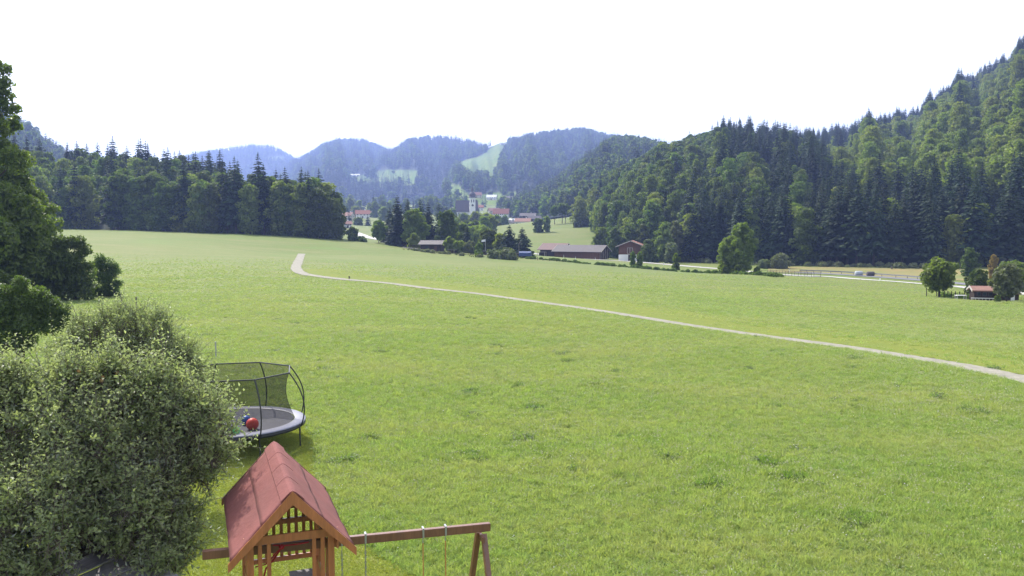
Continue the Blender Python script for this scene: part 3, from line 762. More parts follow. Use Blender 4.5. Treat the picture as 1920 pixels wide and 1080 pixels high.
mid_tree(930,486,42,17,'broad','left half of the wide pale willow bush at the meadow edge',D=243,mat=M_WILLOW,z0=0,cat='bush',name='willow_bush',shape='round')
mid_tree(953,489,46,19,'broad','right half of the wide pale willow bush at the meadow edge',D=240,mat=M_WILLOW,z0=0,cat='bush',name='willow_bush',shape='round')
HG = 'trees on the sloping field above the barns'
mid_tree(1009,434,24,26,'broad','small tree on the brow of the sloping field, left one',D=445,z0=.05,group=HG)
mid_tree(1025,432,16,31,'broad','taller light green tree on the brow of the sloping field',D=445,mat=M_BEECHL,z0=.05,group=HG)
for px, py, h in ((1040,429,34),(1054,428,38),(1060,427,36)):
    mid_tree(px, py, 16, h, 'broad', 'thin bare-stemmed tree with a small high crown on the sloping field', D=470 + px * .05, z0=.6, group='bare-stemmed trees on the sloping field')
mid_tree(1085,428,24,12,'broad','low bush on the field edge under the wooded hill',D=480,z0=0,cat='bush',name='bush')
mid_tree(1100,426,20,14,'broad','dense bush against the foot of the wooded hill',D=480,z0=0,cat='bush',name='bush')
BG = 'bushy trees behind the barns'
mid_tree(1127,470,40,54,'broad','grey-green bushy tree directly behind the long barn gable',D=345,z0=.02,group=BG,mat=M_BEECHL)
mid_tree(1152,480,40,58,'broad','bushy tree between the long barn and the white-based barn',D=335,z0=.02,group=BG)
mid_tree(1183,480,42,66,'broad','bushy tree rising behind the red roof of the white-based barn',D=335,z0=.02,group=BG)
mid_tree(1216,488,34,42,'broad','leafy tree half covering the right end of the white-based barn',D=290,z0=.04,group=BG)
mid_tree(1228,489,20,12,'broad','small round bush right of the white-based barn',D=288,z0=0,cat='bush',name='bush')
mid_tree(1245,490,42,72,'broad','pale shaggy tree at the forest edge right of the barns',D=300,mat=M_BEECHL,z0=.03,group=BG)
mid_tree(1268,491,40,76,'broad','silvery tree at the forest edge behind the pale round tree',D=305,mat=M_WILLOW,z0=.03,group=BG)
mid_tree(1259,490,32,38,'broad','pale round willow tree beside the lane right of the barns',D=285,mat=M_WILLOW,z0=.02,shape='round',group=BG)
mid_tree(1268,513,16,32,'broad','slender young tree on the ditch bank right of the saplings',D=228,z0=.02)
mid_tree(1187,506,12,30,'broad','left sapling of the two on the ditch bank in front of the barn',D=238,z0=.05,group='saplings on the ditch bank',size=.6)
mid_tree(1200,508,14,29,'broad','right sapling of the two on the ditch bank in front of the barn',D=236,z0=.05,group='saplings on the ditch bank',size=.6)
mid_tree(1372,513,60,74,'broad','left crown of the big lone deciduous tree on the meadow edge',D=201,shape='dome',z0=.12,mat=M_BEECHL)
mid_tree(1392,514,66,98,'broad','tall crown of the big lone deciduous tree beside the bridge',D=199,shape='dome',z0=.12,mat=M_BEECHL,seed=77)
mid_tree(1388,516,30,20,'broad','dark shrub under the big lone tree',D=196,z0=0,cat='bush',name='bush')
mid_tree(1360,516,14,17,'broad','small shrub left of the big lone tree foot',D=197,z0=0,cat='bush',name='bush')
mid_tree(1421,517,16,16,'broad','small dark shrub between the big lone tree and the bridge',D=195,z0=0,cat='bush',name='bush')
mid_tree(1436,500,26,17,'broad','smaller pale willow bush by the forest edge',D=255,mat=M_WILLOW,z0=0,cat='bush',name='willow_bush',shape='round')
mid_tree(1464,501,36,27,'broad','larger pale willow bush by the forest edge',D=253,mat=M_WILLOW,z0=0,cat='bush',name='willow_bush',shape='round')
mid_tree(1765,555,78,70,'broad','spreading green tree with a forked trunk at the left end of the garden fence',D=126,z0=.30,shape='round',mat=M_ASH)
mid_tree(1820,515,36,56,'broad','grey-green tree standing before the dark forest behind the garden',D=205,z0=.03)
mid_tree(1866,520,20,48,'broad','small orange-tinged tree before the dark forest',D=190,mat=M_ORANGE,z0=.1)
mid_tree(1838,552,52,46,'broad','dense dark green bush tree behind the garden hut',D=135,z0=.04)
mid_tree(1903,538,70,58,'broad','tall light green tree behind the garden at the right edge',D=150,mat=M_ASH,z0=.05)
mid_tree(1893,570,64,72,'broad','wide pale fruit tree in front of the garden hut',D=112,mat=M_WILLOW,z0=.25,size=.35)
mid_tree(1945,565,60,60,'broad','green tree cut by the right edge of the view',D=120,mat=M_ASH,z0=.2)
mid_tree(1876,569,15,14,'broad','small clipped round bush beside the garden hut',D=111,z0=0,cat='bush',name='bush',shape='round',size=.2)
# village and valley-floor trees
rg = np.random.default_rng(51); vt = 0
VG = 'garden trees among the village houses'
spots = [(648,412,18,24),(668,405,22,22),(655,420,14,18),(690,425,20,16),(672,425,20,14),(700,398,30,26),(640,398,30,24),(720,415,24,26),(850,408,26,22),
         (868,402,22,20),(832,404,26,22),(905,420,24,20),(918,412,20,18),(893,398,18,14),(945,425,20,22),(930,430,24,20),(962,418,20,16),(968,398,22,20),(985,402,24,26),
         (1000,405,26,30),(1020,402,26,34),(1042,400,28,36),(952,388,14,20),(935,388,16,18),(905,384,18,12),(880,386,20,12),(855,385,20,14),(1016,420,18,14),
         (1068,402,26,30),(892,430,34,30),(870,425,30,30),(912,432,24,26)]
for i, (px, py, w, h) in enumerate(spots):
    D_ = float(np.interp(py, [385, 400, 412, 425, 432], [1250, 950, 780, 640, 560]))
    if rg.random() < .3: mid_tree(px, py, w * .75, h * 1.25, 'conifer', 'dark spruce among the village houses', D=D_, group='spruces among the village houses')
    else: mid_tree(px, py, w, h, 'broad', 'small leafy tree among the village houses', D=D_, group=VG, mat=[M_BEECH, M_BEECHL][i % 2], z0=.05, size=2.0)
rgb_ = np.random.default_rng(77)
for i in range(120):
    if i < 62: px = rgb_.uniform(625, 865); D_ = rgb_.uniform(880, 1400) 
    elif i < 92: px = rgb_.uniform(835, 925); D_ = rgb_.uniform(420, 560)
    else: px = rgb_.uniform(925, 1075); D_ = rgb_.uniform(980, 1250)
    x_, y_, z_ = at(px, D_); hh = rgb_.uniform(13, 22) if i < 62 or i > 91 else rgb_.uniform(7, 11)
    if rgb_.random() < .42: mid_tree(px, 400, hh * .36 / D_ * F, hh * 1.2 / D_ * F, 'conifer', 'dark spruce among the village houses', D=D_, group='spruces among the village houses')
    else: mid_tree(px, 400, hh * .75 / D_ * F, hh / D_ * F, 'broad', 'small leafy tree among the village houses', D=D_, group=VG, mat=[M_BEECH, M_BEECHL][i % 2], z0=.05, size=2.0, seed=900 + i)
# single trees on the mountain pastures
for px, py, w, h in ((690,334,18,18),(700,336,20,22),(725,330,14,10),(738,333,10,12),(768,340,8,12),(880,352,20,30),(872,355,14,26),(905,356,16,14),(920,372,14,14),(945,366,14,12),(960,372,12,10),(893,365,14,10)):
    rd = r_m2 if px < 800 else r_m4
    V = rd.pos(np.full(80, float(px)), np.linspace(0, 1, 80)); _, qy, _ = proj(V); k = int(np.argmin(np.abs(qy - py)))
    s = V[k, 1] / F; sd = int(px); rgx = np.random.default_rng(sd)
    Vv, Fq, tt = clump(broad_lobes(h * s, w * s, rgx, 6, .05), 500, 4.5 * s * .6, rgx)
    r = empty('deciduous_tree', V[k]); mk('crown', Vv, Fq, [M_BEECH], tint=tt, parent=r); trunk_mesh(h * s * .7, .4, rgx, 3, 3, .3, 5).build('trunk', M_BARK, r)
    tag(r, 'single tree standing on a pale pasture of the distant mountains', 'tree', 'single trees on the mountain pastures')
# low growth along the ditch
def shrubs_line(name, line, n, hh, mat, label, sd, jit=.8, size=.35):
    rgx = np.random.default_rng(sd); c = np.array([hit(*q)[:2] for q in line]); L = np.r_[0, np.cumsum(np.hypot(*np.diff(c, axis=0).T))]; lob = []
    for q in rgx.random(n) * L[-1]:
        x = np.interp(q, L, c[:, 0]) + rgx.normal(0, jit); y = np.interp(q, L, c[:, 1]) + rgx.normal(0, jit); h = hh * (.3 + rgx.random() ** 2 * 1.4)
        lob.append((x, y, zt1(x, y) + h * .4, h, .8))
    V, Fq, t = clump(lob, n * 60, size, rgx); o = mk(name, V, Fq, [mat], tint=t); tag(o, label, None, None, 'stuff')
shrubs_line('ditch_undergrowth', [(985,485),(1060,491),(1150,499),(1240,507),(1340,513),(1450,519)], 330, .42, M_BEECH, 'low weeds and brambles lining the ditch beyond the meadow', 61)
shrubs_line('garden_weeds', [(1763,557),(1800,559),(1840,563)], 26, .45, M_CLOVER, 'tall weeds along the garden fence', 62, .4, .2)
shrubs_line('shed_weeds', [(760,468),(800,473),(860,479),(900,483)], 50, .5, M_WILLOW, 'uncut dry weeds in front of the dark shed', 63, .7)
shrubs_line('forest_edge_weeds', [(1290,492),(1400,497),(1500,499),(1600,501),(1700,503),(1800,505)], 160, .9, M_WILLOW, 'pale weeds growing along the foot of the forest', 64, 1.5, .45)

# ------------------------------------------------------------------ buildings
M_WOOD_D = simple('dark_boards', (.055, .038, .030), .85, .4, 2.5, sc=(3, 3, .25), bump=.3)
M_WOOD_B = simple('brown_boards', (.15, .075, .042), .8, .35, 2.5, sc=(3, 3, .25), bump=.3)
M_WALL = simple('white_render', (.78, .77, .73), .9, .07, 1.2)
M_WALLC = simple('cream_render', (.62, .56, .45), .9, .1, 1.2)
M_TILE = simple('red_tiles', (.29, .115, .07), .8, .3, 2, bump=.3)
M_TILEP = simple('faded_tiles', (.30, .165, .125), .85, .25, 2, bump=.3)
M_SLATE = simple('grey_slate', (.105, .09, .09), .7, .25, 2, bump=.3)
M_ROOFB = simple('brown_roof', (.20, .13, .115), .8, .25, 1.5, bump=.3)
M_METALR = simple('bright_metal_roof', (.62, .63, .65), .35, .1, 1, spec=.5)
M_GLASS = simple('window_glass', (.03, .04, .05), .12, .2, 2, spec=.6)
M_FRAMEW = simple('white_frame', (.75, .75, .72), .6, .08, 3)
M_DOOR = simple('door_wood', (.11, .06, .035), .7, .3, 3)
M_VERGEB = simple('pale_verge_board', (.50, .45, .40), .8, .2, 3)
def building(name, label, x, y, z, w, l, h, rise, yaw, wall, roof, win=(3, 2), group=None, base=None, basem=None, chimney=False, over=.6, cat='house', door=True, planks=0, axis='x', winm=None, vb=True):
    """gabled building: ridge runs along local x (length w), gables at the x ends; l is its depth"""
    r = empty(name, (x, y, z - .3), yaw)
    bh = base or 0
    if bh: MB().box((0, 0, bh / 2), (w + .04, l + .04, bh + .01)).build('plinth_wall', basem, r)
    mb = MB(); mb.prism([(-l / 2, bh), (l / 2, bh), (l / 2, h), (0, h + rise), (-l / 2, h)], 0, -w / 2, w / 2); mb.build('wall', wall, r)
    sl = math.hypot(l / 2, rise); k = (l / 2 + over) / (l / 2)
    for s in (-1, 1):
        p = MB(); t = .16
        ye, ze = s * (l / 2 + over), h + rise - rise * k
        p.prism([(0, h + rise + .03), (0, h + rise + .03 + t), (ye, ze + .03 + t), (ye, ze + .03)], 0, -w / 2 - over, w / 2 + over); ro = p.build('roof', roof, r)
        if vb:
            q = MB()
            for e in (-1, 1):
                q.bar((e * (w / 2 + over + .03), 0, h + rise + .1), (e * (w / 2 + over + .03), ye, ze + .1), .06, .26)
            q.build('verge_board', M_VERGEB, ro)
    if chimney: MB().box((w * .2, l * .12, h + rise + .3), (.7, .6, 1.4)).build('chimney', M_WALL, r)
    nx, nz_ = win
    for s in (-1, 1):
        for i in range(nx):
            for j in range(nz_):
                wx = (i + .5) / nx * w - w / 2; wz = bh + (h - bh) * (j + .55) / nz_
                if door and j == 0 and i == nx // 2 and s == -1: continue
                q = MB().box((wx, s * (l / 2 + .02), wz), (1.1, .08, 1.3)).build('window', M_FRAMEW, r)
                MB().box((wx, s * (l / 2 + .06), wz), (.9, .06, 1.1)).build('pane', M_GLASS, q)
    if nx:
        for e in (-1, 1):
            for j in range(nz_):
                for dy in (-l * .22, l * .22):
                    wz = bh + (h - bh) * (j + .55) / nz_
                    q = MB().box((e * (w / 2 + .02), dy, wz), (.08, 1.0, 1.3)).build('window', M_FRAMEW, r)
                    MB().box((e * (w / 2 + .06), dy, wz), (.06, .8, 1.1)).build('pane', M_GLASS, q)
    if door: MB().box((0, -l / 2 - .03, bh + 1.05 if not bh else 1.05), (1.1, .1, 2.1)).build('door', M_DOOR, r)
    if planks:
        n = int(w / planks)
        me0 = None
        for s in (-1,):
            for i in range(n):
                hh = h - bh - .05
                if me0 is None: me0 = MB().box((0, 0, 0), (planks * .93, .05, hh)).build('plank', wall, r); o = me0
                else: o = me0.copy(); COL.objects.link(o); o.parent = r
                o.location = ((i + .5) * planks - w / 2, s * (l / 2 + .035 + .006 * (i % 3)), bh + hh / 2)
    return tag(r, label, cat, group)

# the long barn, its older left part and the barn with the white base
x, y, z = at(1090, 312)
def place(px, D): x, y, z = at(px, D); return x, y, z
bx, by, bz = place(1091, 318)
building('barn', 'long low brown barn with a grey roof beside the lane', bx, by, bz + .1, 18.5, 10, 3.0, 2.1, R(-27), M_WOOD_B, M_SLATE, (0, 0), cat='barn', door=False, planks=.62, over=.9)
g = [o for o in COL.objects if o.get('label', '').startswith('long low brown barn')][0]
# gable with upright boards and glazing strips on the right end
for i in range(15):
    yy = -4.6 + i * .64; hh = 2.95 + (5 - abs(yy)) / 5 * 1.9
    MB().box((9.29, yy, hh / 2), (.06, .56 if i % 3 else .2, hh - .1)).build('gable_board', M_WOOD_D if i % 3 else M_VERGEB, g)
lx, ly, lz = place(1042, 332)
building('barn', 'older dark left barn with a faded brown roof joining the long barn', lx, ly, lz + .1, 9.5, 9, 3.2, 2.1, R(-27), M_WOOD_D, M_ROOFB, (0, 0), cat='barn', door=False, planks=.6, over=.9)
wx_, wy_, wz_ = place(1185, 302)
wb = building('barn', 'tall barn with brown boarded upper storey, white base and red roof', wx_, wy_, wz_ + .2, 11, 8.6, 5.6, 1.7, R(78), M_WOOD_B, M_TILE, (0, 0), base=2.5, basem=M_WALL, cat='barn', door=False, over=1.1)
# the gable faces the camera: local -x side
for i in range(14):
    yy = -4.1 + i * .62 + .05; hh = 5.5 - 2.5 + (4.3 - abs(yy)) / 4.3 * 1.55
    MB().box((-5.54, yy, 2.5 + hh / 2), (.06, .56, hh)).build('gable_board', M_WOOD_B, wb)
dd = MB().box((-5.60, .3, 3.9), (.08, 1.9, 2.1)).build('window', M_VERGEB, wb)
for dy in (-.45, .45): MB().box((-5.65, .3 + dy, 3.9), (.05, .75, 1.9)).build('pane', M_DOOR, dd)
MB().box((-5.53, 0, 1.2), (.06, 1.8, 2.3)).build('door', M_WOOD_D, wb)
# little feed rack left of the barns
x, y, z = place(1016, 322); t = empty('cattle_shelter', (x, y, z - .1), R(-20))
for sx in (-1, 1):
    for sy in (-1, 1): MB().box((sx * 1.4, sy * .9, .8), (.15, .15, 1.6)).build('post', M_VERGEB, t)
MB().box((0, 0, 1.65), (3.3, 2.3, .12)).build('roof', M_SLATE, t); MB().box((0, .85, .8), (2.8, .06, 1.2)).build('back_panel', M_WOOD_D, t)
tag(t, 'small grey shelter left of the older dark barn', 'shelter')
# dark shed at the meadow edge, with its deck railing
x, y, z = place(811, 272)
sh = building('garden_shed', 'dark brown wooden shed with a grey roof at the meadow edge', x, y, z + .05, 6.6, 5.0, 2.5, 1.0, R(-12), M_WOOD_D, M_SLATE, (0, 0), cat='shed', door=False, planks=.5, over=.7)
MB().box((-1.2, -2.56, 1.5), (.9, .08, .7)).build('window', M_GLASS, sh); MB().box((1.8, -2.56, 1.0), (.9, .1, 1.9)).build('door', M_DOOR, sh)
x0, y0, _ = place(755, 277); x1, y1, _ = place(790, 272); rl = empty('deck_railing', (x0, y0, zt1(x0, y0)))
dx, dy = x1 - x0, y1 - y0; dz = zt1(x1, y1) - zt1(x0, y0)
for q in (.25, 1.2): MB().bar((0, 0, q + .2), (dx, dy, dz + q + .2), .08, .14 if q > 1 else .25).build('rail', M_VERGEB if q < 1 else M_WOOD_D, rl)
for i in range(15): f = i / 14; MB().box((dx * f, dy * f, dz * f + .8), (.12, .08, 1.2)).build('baluster', M_WOOD_D, rl)
tag(rl, 'low wooden railing of a deck left of the dark shed', 'railing')
# stacks of logs in the garden
M_LOGEND = simple('cut_wood', (.30, .20, .12), .9, .4, 3)
def logpile(px0, px1, D, label, h=1.2):
    x0, y0, z0 = at(px0, D); x1, _, _ = at(px1, D); n = int((x1 - x0) / .34); t = empty('log_stack', (x0, y0, zt1((x0 + x1) / 2, y0)))
    rgx = random.Random(px0); proto = None
    for r_ in range(int(h / .3)):
        for i in range(n):
            if proto is None: proto = MB().tube([(0, -.5, 0), (0, .5, 0)], .155, 7).build('log', M_WOOD_D, t); o = proto
            else: o = proto.copy(); COL.objects.link(o); o.parent = t
            o.location = ((i + (r_ % 2) * .5) * .34, rgx.uniform(-.1, .1), .15 + r_ * .29)
    MB().box((n * .17, 0, h + .18), (n * .34 + .3, 1.3, .06)).build('cover_sheet', M_SLATE, t)
    tag(t, label, 'log stack', 'covered log stacks in the garden')
logpile(840, 858, 262, 'log stack nearest the dark shed', 1.0)
logpile(868, 890, 272, 'middle log stack behind the fruit trees')
logpile(903, 922, 268, 'log stack next to the wide willow bush')
# blue tarpaulin over a trailer
x, y, z = place(985, 262); t = empty('covered_trailer', (x, y, z), R(-8))
M_TARP = simple('blue_tarpaulin', (.03, .07, .22), .5, .4, 1.5, bump=.5, spec=.5)
MB().prism([(-1.2, .7), (1.2, .7), (1.25, 1.7), (.5, 2.15), (-.6, 2.1), (-1.25, 1.75)], 0, -1.9, 1.9).build('tarpaulin', M_TARP, t)
MB().box((0, 0, .6), (3.9, 2.0, .2)).build('frame', M_WOOD_D, t)
for sx in (-.6, .6):
    for sy in (-1.05, 1.05): MB().tube([(sx, sy - .1, .35), (sx, sy + .1, .35)], .35, 12).build('wheel', M_WOOD_D, t)
MB().box((-2.9, 0, .8), (1.5, 1.8, 1.5), bev=.1).build('crate', M_WOOD_D, t)
tag(t, 'trailer covered with a dark blue tarpaulin right of the two spruces', 'trailer')
# white flag on a pole
x, y, z = place(910, 268); t = empty('flag_pole', (x, y, z)); MB().tube([(0, 0, 0), (0, 0, 5.2)], [.05, .03], 6).build('pole', M_FRAMEW, t)
fl = MB(); 
for i in range(5): fl.add([(-.25 * i, .06 * math.sin(i), 5.1 - .05 * i), (-.25 * (i + 1), .06 * math.sin(i + 1), 5.05 - .05 * i), (-.25 * (i + 1), .06 * math.sin(i + 1) + .03, 4.35 - .04 * i), (-.25 * i, .06 * math.sin(i) + .03, 4.4 - .04 * i)], [(0, 1, 2, 3)])
fl.build('flag', M_FRAMEW, t); tag(t, 'thin pole flying a small white flag in the garden', 'flag')
# roadside marker posts, lamp
M_BLACKM = simple('black_metal', (.02, .02, .022), .45, .2, 5, spec=.5)
for i, (px, py) in enumerate(((1057,483),(1079,487),(1116,488),(1244,498),(1650,527),(1480,511))):
    x, y, z = hit(px, py); t = empty('marker_post', (x, y, z)); MB().box((0, 0, .5), (.14, .12, 1.1), bev=.02).build('post', M_FRAMEW, t); MB().box((0, 0, .87), (.15, .13, .18)).build('band', M_BLACKM, t)
    tag(t, ['white marker post before the left end of the long barn', 'white marker post before the middle of the long barn', 'white marker post before the right end of the long barn', 'white marker post beside the pale round willow', 'white marker post on the road right of the bridge', 'white marker post near the forest edge bushes'][i], 'post', 'white roadside marker posts')
x, y, z = place(973, 266); t = empty('street_lamp', (x, y, z)); MB().tube([(0, 0, 0), (0, 0, 4.6), (.5, 0, 4.9)], .05, 6).build('pole', M_VERGEB, t); MB().box((.7, 0, 4.9), (.6, .2, .1)).build('lamp_head', M_SLATE, t)
tag(t, 'slim street lamp in front of the right spruce of the pair', 'street lamp')
# bridge over the ditch
a_ = hit(1436, 514.5); b_ = hit(1530, 519.5)
t = empty('footbridge', (a_[0], a_[1], a_[2])); d_ = np.array(b_) - np.array(a_)
MB().bar((0, 0, -.15), (d_[0], d_[1], d_[2] - .15), 3.2, .5).build('deck', simple('concrete', (.22, .21, .2), .9, .2, 1), t)
nn = Vector((-d_[1], d_[0], 0)).normalized() * -1.5
if nn.y > 0: nn = -nn
for s in (1, -1):
    for hgt in (.6, 1.1): MB().bar(nn * s + Vector((0, 0, hgt)), nn * s + Vector((d_[0], d_[1], d_[2] + hgt)), .05, .06).build('rail', M_SLATE, t)
    for i in range(9): f = i / 8; MB().box(nn * s + Vector((d_[0] * f, d_[1] * f, d_[2] * f + .55)), (.07, .07, 1.15)).build('post', M_SLATE, t)
tag(t, 'low concrete bridge with thin metal railings right of the big lone tree', 'bridge')
M_GALVR = simple('weathered_rail', (.23, .235, .24), .7, .2, 3)
# guard rail of the main road
gr = catmull([hit(*q)[:2] for q in [(1500,511),(1540,512.5),(1600,515.5),(1680,521),(1740,525.5)]], 3)
t = empty('guard_rail', (gr[0][0], gr[0][1], zt1(*gr[0])))
zz = [zt1(*q) for q in gr]
for i in range(len(gr) - 1):
    a, b = gr[i] - gr[0], gr[i + 1] - gr[0]
    MB().bar((a[0], a[1], zz[i] - zz[0] + .65), (b[0], b[1], zz[i + 1] - zz[0] + .65), .06, .3).build('rail', M_GALVR, t)
    MB().box((a[0], a[1] + .1, zz[i] - zz[0] + .35), (.1, .1, .8)).build('post', M_SLATE, t)
tag(t, 'long grey guard rail along the asphalt road', 'guard rail')
# two wrapped bales
M_BALE = simple('pale_bale_wrap', (.42, .45, .46), .5, .2, 2); 
for px, py, c, lb in ((1610,517,M_BALE,'pale wrapped silage bale in the tan field'),(1632,518,M_SLATE,'dark wrapped silage bale in the tan field')):
    x, y, z = hit(px, py, 100, 260); b = MB(); L = 1.8
    b.tube([(-L/2, 0, .6), (-L/2+.12, 0, .6), (L/2-.12, 0, .6), (L/2, 0, .6)], [.5, .62, .62, .5], 18); o = b.build('silage_bale', c, smooth=True); o.location = (x, y, z); tag(o, lb, 'bale', 'silage bales in the tan field')
# sheep-like pale stones at the left edge of the wood
# garden hut on the right
x, y, z = place(1849, 119)
hut = building('garden_hut', 'small garden hut with a faded red roof and an orange end wall', x, y, z, 3.1, 2.3, 1.75, .45, R(-14), M_WOOD_D, M_TILEP, (0, 0), cat='hut', door=False, over=.3, planks=.25)
MB().box((1.585, 0, .95), (.05, 2.2, 1.6)).build('end_wall', simple('orange_boards', (.42, .12, .05), .8, .2, 3), hut)
for i in range(3): w_ = MB().box((-.95 + i * .75, -1.25, 1.3), (.5, .05, .55)).build('window', M_SLATE, hut); MB().box((-.95 + i * .75, -1.285, 1.3), (.4, .03, .45)).build('pane', M_GLASS, w_)
MB().box((-.4, -1.9, .75), (3.4, .12, .1)).build('rail', M_FRAMEW, hut)
for i in range(8): MB().box((-2.0 + i * .45, -1.9, .38), (.08, .06, .75)).build('baluster', M_VERGEB, hut)
x, y, z = place(1892, 117); s2 = building('tool_shed', 'low dark tool shed with a pale door behind the pale fruit tree', x, y, z, 2.6, 1.8, 1.3, .3, R(-10), M_WOOD_D, M_ROOFB, (0, 0), cat='shed', door=False, over=.2)
MB().box((.5, -.93, .75), (.5, .06, 1.1)).build('door', M_FRAMEW, s2); MB().box((-.4, -.93, .85), (.7, .06, .5)).build('window', M_GLASS, s2)
x, y, z = place(1806, 120); t = empty('garden_table', (x, y, z)); MB().box((0, 0, .62), (1.5, .7, .06)).build('tabletop', M_FRAMEW, t)
for sx in (-.65, .65):
    for sy in (-.28, .28): MB().box((sx, sy, .3), (.05, .05, .6)).build('leg', M_FRAMEW, t)
tag(t, 'white garden table standing left of the garden hut', 'table')
# garden fence pickets
fp = [hit(px, py)[:3] for px, py in [(1737,556),(1756,556),(1762,557),(1770,557.5),(1777,558),(1784,558.5),(1791,559),(1799,559.5),(1808,560)]]
t = empty('garden_fence', fp[0])
for i, q in enumerate(fp): MB().box((q[0] - fp[0][0], q[1] - fp[0][1], q[2] - fp[0][2] + .45), (.09, .09, 1.15 if i else 1.7)).build('post', M_WOOD_D, t)
for i in range(1, len(fp) - 1):
    for hgt in (.4, .8): MB().bar(np.array(fp[i]) - fp[0] + [0, 0, hgt], np.array(fp[i + 1]) - fp[0] + [0, 0, hgt], .03, .04).build('wire', M_WOOD_D, t)
tag(t, 'weathered post and wire fence in front of the garden at the right', 'fence')
# ditch-side fence posts
for i, px in enumerate((1008, 1018, 1030, 1044)):
    x, y, z = hit(px, 488 + i * .8); o = MB().box((0, 0, .45), (.14, .14, 1.1)).build('fence_post', M_WOOD_D); o.location = (x, y, z); tag(o, 'short dark fence post beside the ditch left of the barns', 'post', 'fence posts by the ditch')

# ------------------------------------------------------------------ village
HG2 = 'houses of the village'
def vh(px, D, w, l, h, rise, yaw, wall, roof, label, win=(4, 2), name='village_house', chimney=True, up=0, cat='house', sx=1):
    x, y, z = at(px, D); return building(name, label, x, y, z + up * .8, w * .66, l * .75, h * .85, rise * .8, R(yaw), wall, roof, win, HG2, chimney=chimney, over=.8, cat=cat, vb=False)
vh(680, 760, 18, 12, 5, 4, 12, M_WALL, M_TILE, 'house with a bright orange-red roof at the left end of the village', up=2)
vh(653, 740, 14, 11, 5, 3.5, -20, M_WALLC, M_TILEP, 'cream house with a faded roof beside the left wood')
vh(694, 900, 13, 10, 5, 3, 25, M_WALL, M_TILE, 'small red-roofed house behind the orange-roofed one')
vh(668, 980, 14, 10, 5, 3, -10, M_WALL, M_TILEP, 'far red-roofed house at the left end of the village', up=3)
vh(650, 560, 8, 7, 4, 2, 30, M_WALL, M_TILEP, 'little white house beside the curving village road')
vh(702, 1050, 12, 10, 5, 3, 10, M_WALL, M_TILE, 'farthest red-roofed house on the left of the spruces', up=4)
vh(940, 880, 24, 13, 6, 6, -8, M_WALL, M_TILE, 'large white inn with a big red roof and stepped gables', win=(7, 2), up=2)
vh(926, 960, 18, 12, 5, 4, 15, M_WALLC, M_TILEP, 'long faded-roofed house left behind the large inn', up=3)
vh(925, 760, 9, 8, 4, 3, 0, M_WALL, M_TILE, 'small red-roofed house between the church and the inn')
vh(972, 730, 22, 12, 5, 2.2, -6, M_WALL, M_METALR, 'wide house with a bright pale roof below the inn', win=(6, 1), up=1, chimney=False)
vh(981, 640, 17, 11, 4.5, 2.8, -12, M_WALL, M_TILEP, 'white house with a red-brown roof in front of the pale-roofed one', win=(4, 1))
vh(953, 650, 12, 10, 5, 2.5, 65, M_WALL, M_SLATE, 'white grey-roofed house left of the pale-roofed one', win=(3, 1))
vh(1000, 700, 16, 12, 6, 3, 20, M_WOOD_D, M_SLATE, 'dark timber house at the right end of the village', win=(4, 2), up=2)
vh(990, 800, 22, 12, 5.5, 3, -5, M_WOOD_D, M_SLATE, 'dark-roofed farmhouse behind the pale-roofed house', up=3)
vh(913, 570, 18, 17, 4.2, 3.6, 72, M_WOOD_D, M_TILEP, 'wide dark barn with a low red roof below the church', win=(0, 0), chimney=False, cat='barn')
vh(897, 640, 6, 8, 7, 3, 10, M_WALL, M_TILE, 'narrow white house just right below the church', win=(2, 2))
vh(898, 1020, 16, 12, 5, 3.5, 0, M_WALL, M_TILE, 'red-roofed house behind the church tower', up=6)
vh(905, 800, 10, 8, 5, 3, 20, M_WALL, M_SLATE, 'white house tucked in the trees right of the church')
vh(922, 1180, 20, 12, 5, 4, -5, M_WALL, M_METALR, 'farmhouse with a bright roof on the slope above the village', up=16)
vh(893, 1230, 22, 14, 5, 5, 12, M_WALLC, M_TILEP, 'farmhouse with a faded roof beside the hillside field', up=18)
vh(955, 1220, 24, 12, 4, 3, -5, M_WOOD_D, M_SLATE, 'dark farm building at the right of the hillside field', up=14)
def onridge(rd, px, py):
    V = rd.pos(np.full(200, float(px)), np.linspace(0, 1, 200)); _, qy, _ = proj(V); return V[int(np.argmin(np.abs(qy - py)))]
for px, py, w, roof, lb, rd in ((667,332,26,M_METALR,'alpine farm at the left edge of the mountain pasture',r_m2),(708,348,26,M_TILEP,'alpine farm with a pale roof below the mountain pasture',r_m2),(943,272,18,M_METALR,'lone hut high on the saddle above the pale clearing',r_m4)):
    q = onridge(rd, px, py); building('mountain_farm', lb, q[0], q[1], q[2] + 1, w, 14, 5, 4, R(10), M_WALL, roof, (4, 1), 'farms on the mountain pastures', cat='house', vb=False)
